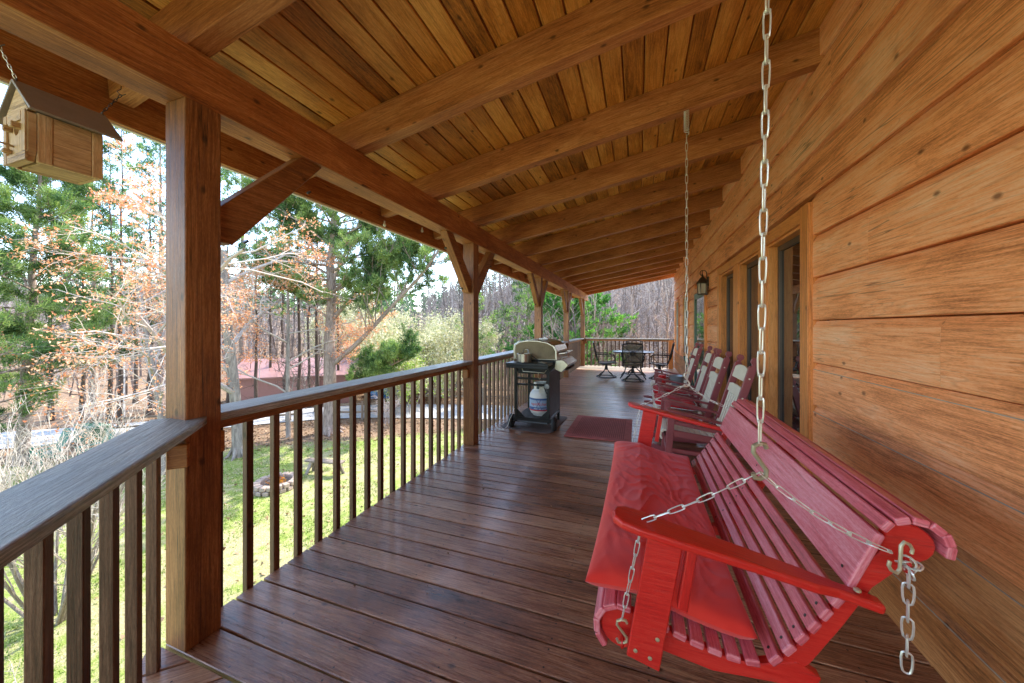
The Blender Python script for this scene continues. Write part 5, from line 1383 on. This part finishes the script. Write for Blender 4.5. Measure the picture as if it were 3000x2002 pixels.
# the stand of slender trunks
sl = [(-1.21, 15.6, .09), (-1.13, 16, .1), (-1.1, 17.2, .11), (-1.02, 19, .15), (-.865, 19, .08), (-.72, 18.5, .1), (-.63, 18.2, .11), (-.60, 17.0, .09), (-.573, 21, .09), (-.55, 20, .12), (-.68, 22, .1), (-1.3, 18, .12), (-.93, 24, .1), (-.645, 25, .13), (-.8, 20.5, .09), (-1.06, 22, .12), (-.49, 22.5, .1)]
for i, (u, d, r_) in enumerate(sl):
    x, y = W2(u, d)
    pine(x, y, 11 + (i * 37 % 5), r_, 'slender bare-stemmed pine in the stand beyond the lawn', 60 + i, cs=.5, cR=1.7, limbs=22, subs=5, tufts=3, per=7, bl=.17, bw=.045, mat='pineb' if i % 2 else 'pine', bark='darkbark', group='slender pines in the stand beyond the lawn', dead=16)
# evergreens beyond the far end of the porch
x, y = W2(.165, 21)
pine(x, y, 7.8, .2, 'broad dark green cedar just beyond the far corner of the porch', 31, cs=.05, cR=4.6, limbs=95, subs=11, tufts=6, per=8, bl=.17, bw=.07, mat='cedar', bark='darkbark', name='cedar_tree', droop=.05)
x, y = W2(.045, 24)
pine(x, y, 8.5, .14, 'loose light green pine left of the broad cedar, behind the third post', 32, cs=.12, cR=3.4, limbs=42, subs=7, tufts=4, per=7, bl=.2, bw=.05, mat='pine')
x, y = W2(-.1, 24)
pine(x, y, 7.0, .1, 'small open pine behind the second post, against the bare woods', 33, cs=.2, cR=2.2, limbs=26, subs=5, tufts=3, per=6, bl=.2, bw=.05, mat='pine')
x, y = W2(-.33, 30)
pine(x, y, 11.5, .14, 'thin distant pine left of the second post, against the sky', 34, cs=.45, cR=2.2, limbs=26, subs=5, tufts=3, per=6, bl=.22, bw=.06, mat='pineb', bark='darkbark')

def broad(x, y, label, seed, H, r0, name='maple_tree', cat='maple tree', bark='greybark', lmat='bud', levels=4, nb=5, ls=.045, per=4, lean=(0, 0, 1), spread=.75, group=None, stems=1, leafy=1.0, seglen=.62, grav=.02, clumpr=.1, kz=1.0, minlev=2, side=None):
    rs = np.random.default_rng(seed); z = hgt(x, y)
    t = thing(name, label, cat, (x, y, z), group); tr = MB(); C = []
    def grow(p, d, L, r, lev):
        n = 5 if lev < 2 else 4
        Q, e = wiggle(p, d, L, n, rs, .04 if lev == 0 else .15, grav if lev else 0)
        tr.tube(Q, np.linspace(r, r * (.55 if lev < levels else .3), n + 1), [9, 6, 4, 3, 3, 3][min(lev, 5)], cap=False, rnd=[0, .35, .7, .8, .8, .8][lev])
        if lev >= levels - 1:
            for m in range(int(4 * leafy)): i = rs.integers(1, n + 1); C.append(Q[i] + rs.normal(size=3) * .03)
        if lev == levels: C.append(Q[-1]); return
        k = nb if lev else nb + 3
        for j in range(k):
            f = (.35 if lev else .3) + .65 * (j + rs.random()) / k; i = min(n - 1, int(f * n)); q = Q[i] + (Q[i + 1] - Q[i]) * (f * n - i); dd = nrm(Q[i + 1] - Q[i])
            s_ = rs.normal(size=3); s_ -= dd * np.dot(s_, dd); s_ = nrm(s_); s_[2] *= kz
            nd = dd * (1 - spread * .6) + s_ * spread
            if side is not None and lev == 0: nd = nd + np.array(side) * .5
            grow(q, nrm(nd), L * seglen * rs.uniform(.75, 1.2) * (1.1 - .35 * f), max(.0035, r * .42 * (1.15 - .4 * f)), lev + 1)
    for s in range(stems):
        a = s * 2.4; off = np.array((math.cos(a), math.sin(a), 0)) * (.15 if stems > 1 else 0)
        dd = nrm(np.array(lean, float) + (np.array((math.cos(a), math.sin(a), 0)) * rs.uniform(.15, .6) if stems > 1 else 0))
        grow(np.array((x, y, z - .05)) + off, dd, H * (rs.uniform(.7, 1.1) if stems > 1 else 1), r0, 0)
    if stems == 1 and r0 > .15:
        for k in range(6):
            a = k * 1.05; tr.tube([(x + r0 * .6 * math.cos(a), y + r0 * .6 * math.sin(a), z + .4), (x + r0 * 1.5 * math.cos(a), y + r0 * 1.5 * math.sin(a), z + .08), (x + r0 * 2.6 * math.cos(a), y + r0 * 2.6 * math.sin(a), z - .06)], [r0 * .4, r0 * .28, r0 * .08], 6)
    part('trunk', tr, M[bark], t, smooth=True)
    if lmat:
        b = MB(); C = np.array(C); C = np.repeat(C, per, 0) + rs.normal(size=(len(C) * per, 3)) * clumpr; scatter_tris(b, C, ls, rs, 1.0); part('crown', b, M[lmat], t)
    return t
# the foreground maple with orange buds
x, y = W2(-.77, 13.2)
broad(x, y, 'large maple with pale branches and orange-red buds right of the nearest porch post', 42, 7.6, .2, levels=4, nb=5, ls=.05, per=4, spread=.8, seglen=.6, grav=.012, clumpr=.05, kz=.6, leafy=.5, bark='greybark')
x, y = W2(-.98, 11.6)
broad(x, y, 'maple full of orange-red buds left of the nearest porch post', 47, 6.4, .1, levels=4, nb=5, ls=.045, per=2, leafy=.35, spread=.85, seglen=.6, grav=.01, clumpr=.05, kz=.55)
x, y = W2(-.55, 14.5)
x, y = W2(-.63, 15.5)
broad(x, y, 'slender budding maple beside the tall middle pine', 52, 6.4, .1, levels=4, nb=4, ls=.055, per=5, leafy=.6, spread=.8, seglen=.56, grav=.012, clumpr=.07, kz=.65)
# blossom trees
for i, (u, d, H, lab) in enumerate([(-.25, 24, 4.2, 'cream blossoming tree behind the balusters, left of the second post'), (-.155, 27, 4.6, 'cream blossoming tree just left of the second post'), (-.39, 27, 4.4, 'pale green blossoming tree behind the limbs of the middle pine'), (-.33, 21, 3.0, 'low blossoming shrubby tree near the fence'), (-.47, 32, 5.0, 'distant yellow-green tree behind the trunk of the middle pine')]):
    x, y = W2(u, d)
    broad(x, y, lab, 80 + i, H, .08, name='blossom_tree', cat='blossom tree', bark='greybark', lmat='blossom', levels=3, nb=5, ls=.1, per=6, spread=.7, seglen=.62, grav=.05, clumpr=.22, leafy=1.0, stems=3)
x, y = W2(-.285, 19)
broad(x, y, 'thin young tree with fresh yellow-green leaves by the fence', 90, 2.6, .03, name='young_tree', cat='young tree', lmat='yleaf', levels=2, nb=5, ls=.07, per=4, stems=2, clumpr=.1)
x, y = W2(-.35, 17.5)
broad(x, y, 'small bare shrub with arching twigs by the fence', 91, 1.2, .02, name='bare_shrub', cat='shrub', lmat=None, levels=2, nb=5, stems=7, bark='woodsbark')
# white twig bush near the railing
broad(-9.0, 2.95, 'pale bare twiggy bush in sunlight behind the near railing', 95, 2.9, .024, name='bare_bush', cat='bush', bark='whitebark', lmat=None, levels=3, nb=5, stems=15, spread=.42, seglen=.5, grav=.08, kz=1.0)
broad(-5.6, 1.0, 'low leafless shrub on the lawn below the near balusters', 97, 1.2, .016, name='bare_shrub', cat='shrub', bark='whitebark', lmat=None, levels=3, nb=4, stems=6, spread=.6, seglen=.55, grav=.0)

# far woods: one mass of bare trees per side
def ribbon(V, F, P, r, view):
    pass
def woods(name, label, areas, n, seed, zs, lmat=None):
    rs = np.random.default_rng(seed); b = MB(); Vs = []; rr = []
    def seg(p, q, r0, r1):
        d = q - p; s = np.cross(d, (p[0], p[1], 0)); s = nrm(s); Vs.append([p - s * r0, p + s * r0, q + s * r1, q - s * r1]); rr.append(rs.random())
    leafC = []
    for k in range(n):
        u0, u1, d0, d1 = areas[rs.integers(len(areas))]; u = rs.uniform(u0, u1); d = math.sqrt(rs.uniform(d0 * d0, d1 * d1)); x, y = W2(u, d); z = hgt(x, y); H = rs.uniform(*zs)
        base = np.array((x, y, z)); ln = rs.normal(size=3) * .06; ln[2] = 1; top = base + ln * H; r0 = H * .011
        m = 4; pts = [base + (top - base) * i / m + (rs.normal(size=3) * .12 if 0 < i else 0) for i in range(m + 1)]
        for i in range(m): seg(pts[i], pts[i + 1], r0 * (1 - .22 * i), r0 * (1 - .22 * (i + 1)))
        for j in range(20):
            f = rs.uniform(.22, .98); i = min(m - 1, int(f * m)); p = pts[i] + (pts[i + 1] - pts[i]) * (f * m - i); a = rs.uniform(0, 2 * PI); el = rs.uniform(.35, 1.1); L = H * .32 * (1.15 - f) * rs.uniform(.6, 1.3)
            dr = np.array((math.cos(a) * math.cos(el), math.sin(a) * math.cos(el), math.sin(el))); q = p + dr * L * .5; q2 = q + nrm(dr + rs.normal(size=3) * .3) * L * .5; br = max(.012, r0 * .3 * (1.1 - f))
            seg(p, q, br, br * .7); seg(q, q2, br * .7, br * .3)
            for _ in range(5):
                w = p + (q2 - p) * rs.uniform(.3, 1); e = nrm(dr + rs.normal(size=3) * .6) * L * rs.uniform(.25, .5); seg(w, w + e, br * .42, br * .18)
            leafC.append(q2)
    V = np.array(Vs).reshape(-1, 3); F = np.arange(len(V)).reshape(-1, 4); b.add_np(V, F, np.array(rr))
    N = NT(name + '_bark'); r = N.n('ShaderNodeAttribute', attribute_name='rnd').outputs['Fac']; c = N.ramp(r, [(0, (.09, .065, .055)), (.5, (.25, .19, .165)), (1, (.52, .43, .38))])
    m = N.out(N.n('ShaderNodeBsdfPrincipled', {'Base Color': c, 'Roughness': .9}).outputs[0])
    o = part(name, b, m, origin=(0, 0, 0)); tag(o, label, 'woods', None, 'stuff')
    return leafC
woods('bare_woods', 'dense leafless woods covering the hillside beyond the porch end', [(-.2, .5, 27, 45), (-.2, .5, 40, 75), (-.25, .5, 70, 130)], 620, 3, (7, 12))
woods('leafless_forest', 'grey leafless forest on the slope behind the pines and barn', [(-1.5, -.15, 36, 60), (-1.5, -.15, 55, 120)], 420, 4, (7, 11))
woods('understory', 'thin leafless saplings between the pines beyond the road', [(-1.55, -.42, 20, 36)], 170, 14, (3, 7))
woods('porch_side_woods', 'leafless saplings growing just below the far end of the porch', [(.1, .5, 17, 27)], 60, 9, (5, 9))
# distant evergreens on the ridge, mass
rs = np.random.default_rng(77); b = MB(); C = []; D = []
for k in range(300):
    u = rs.uniform(-1.5, .1); d = rs.uniform(60, 200); x, y = W2(u, d); z = hgt(x, y); H = rs.uniform(6, 11)
    nn = 55; f = rs.random(nn); rad = (1 - f) * H * .22 + .2; a = rs.uniform(0, 2 * PI, nn)
    C.append(np.stack([x + rad * np.cos(a), y + rad * np.sin(a), z + H * (.15 + .85 * f)], 1)); D.append(np.stack([np.cos(a), np.sin(a), .3 + 0 * a], 1))
blades(b, np.concatenate(C), np.concatenate(D), .9, .6, rs, 0, .7, 2, .6)
tag(part('ridge_pines', b, M['pineb'], origin=(0, 0, 0)), 'far evergreen woods scattered over the distant ridge', 'woods', None, 'stuff')

# grass, litter
rs = np.random.default_rng(12); b = MB(); n = 90000
X = rs.uniform(-16, 0, n); Y = rs.uniform(-1, 17, n)
keep = np.array([litter_amt(a, c) < .5 + rs.normal() * .2 and mnoise.noise(Vector((a * .7, c * .7, 3))) > .05 + rs.normal() * .2 and ((a + 10.2) ** 2 + (c - 7.62) ** 2 > .42) for a, c in zip(X, Y)]); X = X[keep]; Y = Y[keep]; n = len(X)
Z = np.array([hgt(a, c) for a, c in zip(X, Y)]); blades(b, np.stack([X, Y, Z - .01], 1), np.tile((0, 0, 1.), (n, 1)), .06, .02, rs, 0, 1, 3, .45)
tag(part('grass', b, M['grass'], origin=(0, 0, 0)), 'short patchy green grass of the sunny lawn', 'grass', None, 'stuff')
b = MB(); n = 26000; X = rs.uniform(-26, -4, n); Y = rs.uniform(0, 22, n)
keep = np.array([litter_amt(a, c) > .35 + rs.normal() * .25 or rs.random() < .04 for a, c in zip(X, Y)]); X = X[keep]; Y = Y[keep]
C = np.stack([X, Y, np.array([hgt(a, c) for a, c in zip(X, Y)]) + .02], 1); scatter_tris(b, C, .07, rs, .25)
tag(part('fallen_leaves', b, M['litter'], origin=(0, 0, 0)), 'brown fallen leaves covering the ground under the trees', 'leaf litter', None, 'stuff')

# ------------------------------------------------------------------ light and camera
el, az = R(52), R(24)      # azimuth clockwise from +Y
w = bpy.data.worlds.new('World'); scene.world = w; w.use_nodes = True
nt = w.node_tree; bg = nt.nodes['Background']
sky = nt.nodes.new('ShaderNodeTexSky'); sky.sky_type = 'NISHITA'; sky.sun_disc = False; sky.sun_elevation = el; sky.sun_rotation = az
sky.air_density = 1.0; sky.dust_density = .6; sky.ozone_density = 3.0
wb = nt.nodes.new('ShaderNodeMix'); wb.data_type = 'RGBA'; wb.blend_type = 'MULTIPLY'; wb.inputs[0].default_value = 1.0
nt.links.new(sky.outputs[0], wb.inputs[6]); wb.inputs[7].default_value = (1.02, .92, .84, 1)   # warm white balance of the picture
nt.links.new(wb.outputs[2], bg.inputs[0]); bg.inputs[1].default_value = 1.15
sd = bpy.data.lights.new('sun', 'SUN'); sd.energy = 10.0; sd.angle = R(.5); sd.color = (1, .95, .87)
so = bpy.data.objects.new('sun', sd); col.objects.link(so); so.location = (5, 20, 30)
tosun = Vector((math.sin(az) * math.cos(el), math.cos(az) * math.cos(el), math.sin(el))); so.rotation_euler = tosun.to_track_quat('Z', 'Y').to_euler()

cd = bpy.data.cameras.new('camera'); cam = bpy.data.objects.new('camera', cd); col.objects.link(cam); scene.camera = cam
cd.sensor_width = 36; cd.lens = 1040 / 3000 * 36; cd.shift_y = -(1001 - 958) / 3000; cd.clip_start = .05; cd.clip_end = 6000
cam.location = (0, 0, 1.4); cam.rotation_euler = (PI / 2, 0, math.atan(372 / 1040))
scene.view_settings.view_transform = 'Standard'; scene.view_settings.look = 'None'; scene.view_settings.exposure = 0; scene.view_settings.gamma = 1.05
scene.cycles.use_denoising = True
scene.cycles.max_bounces = 8; scene.cycles.diffuse_bounces = 5
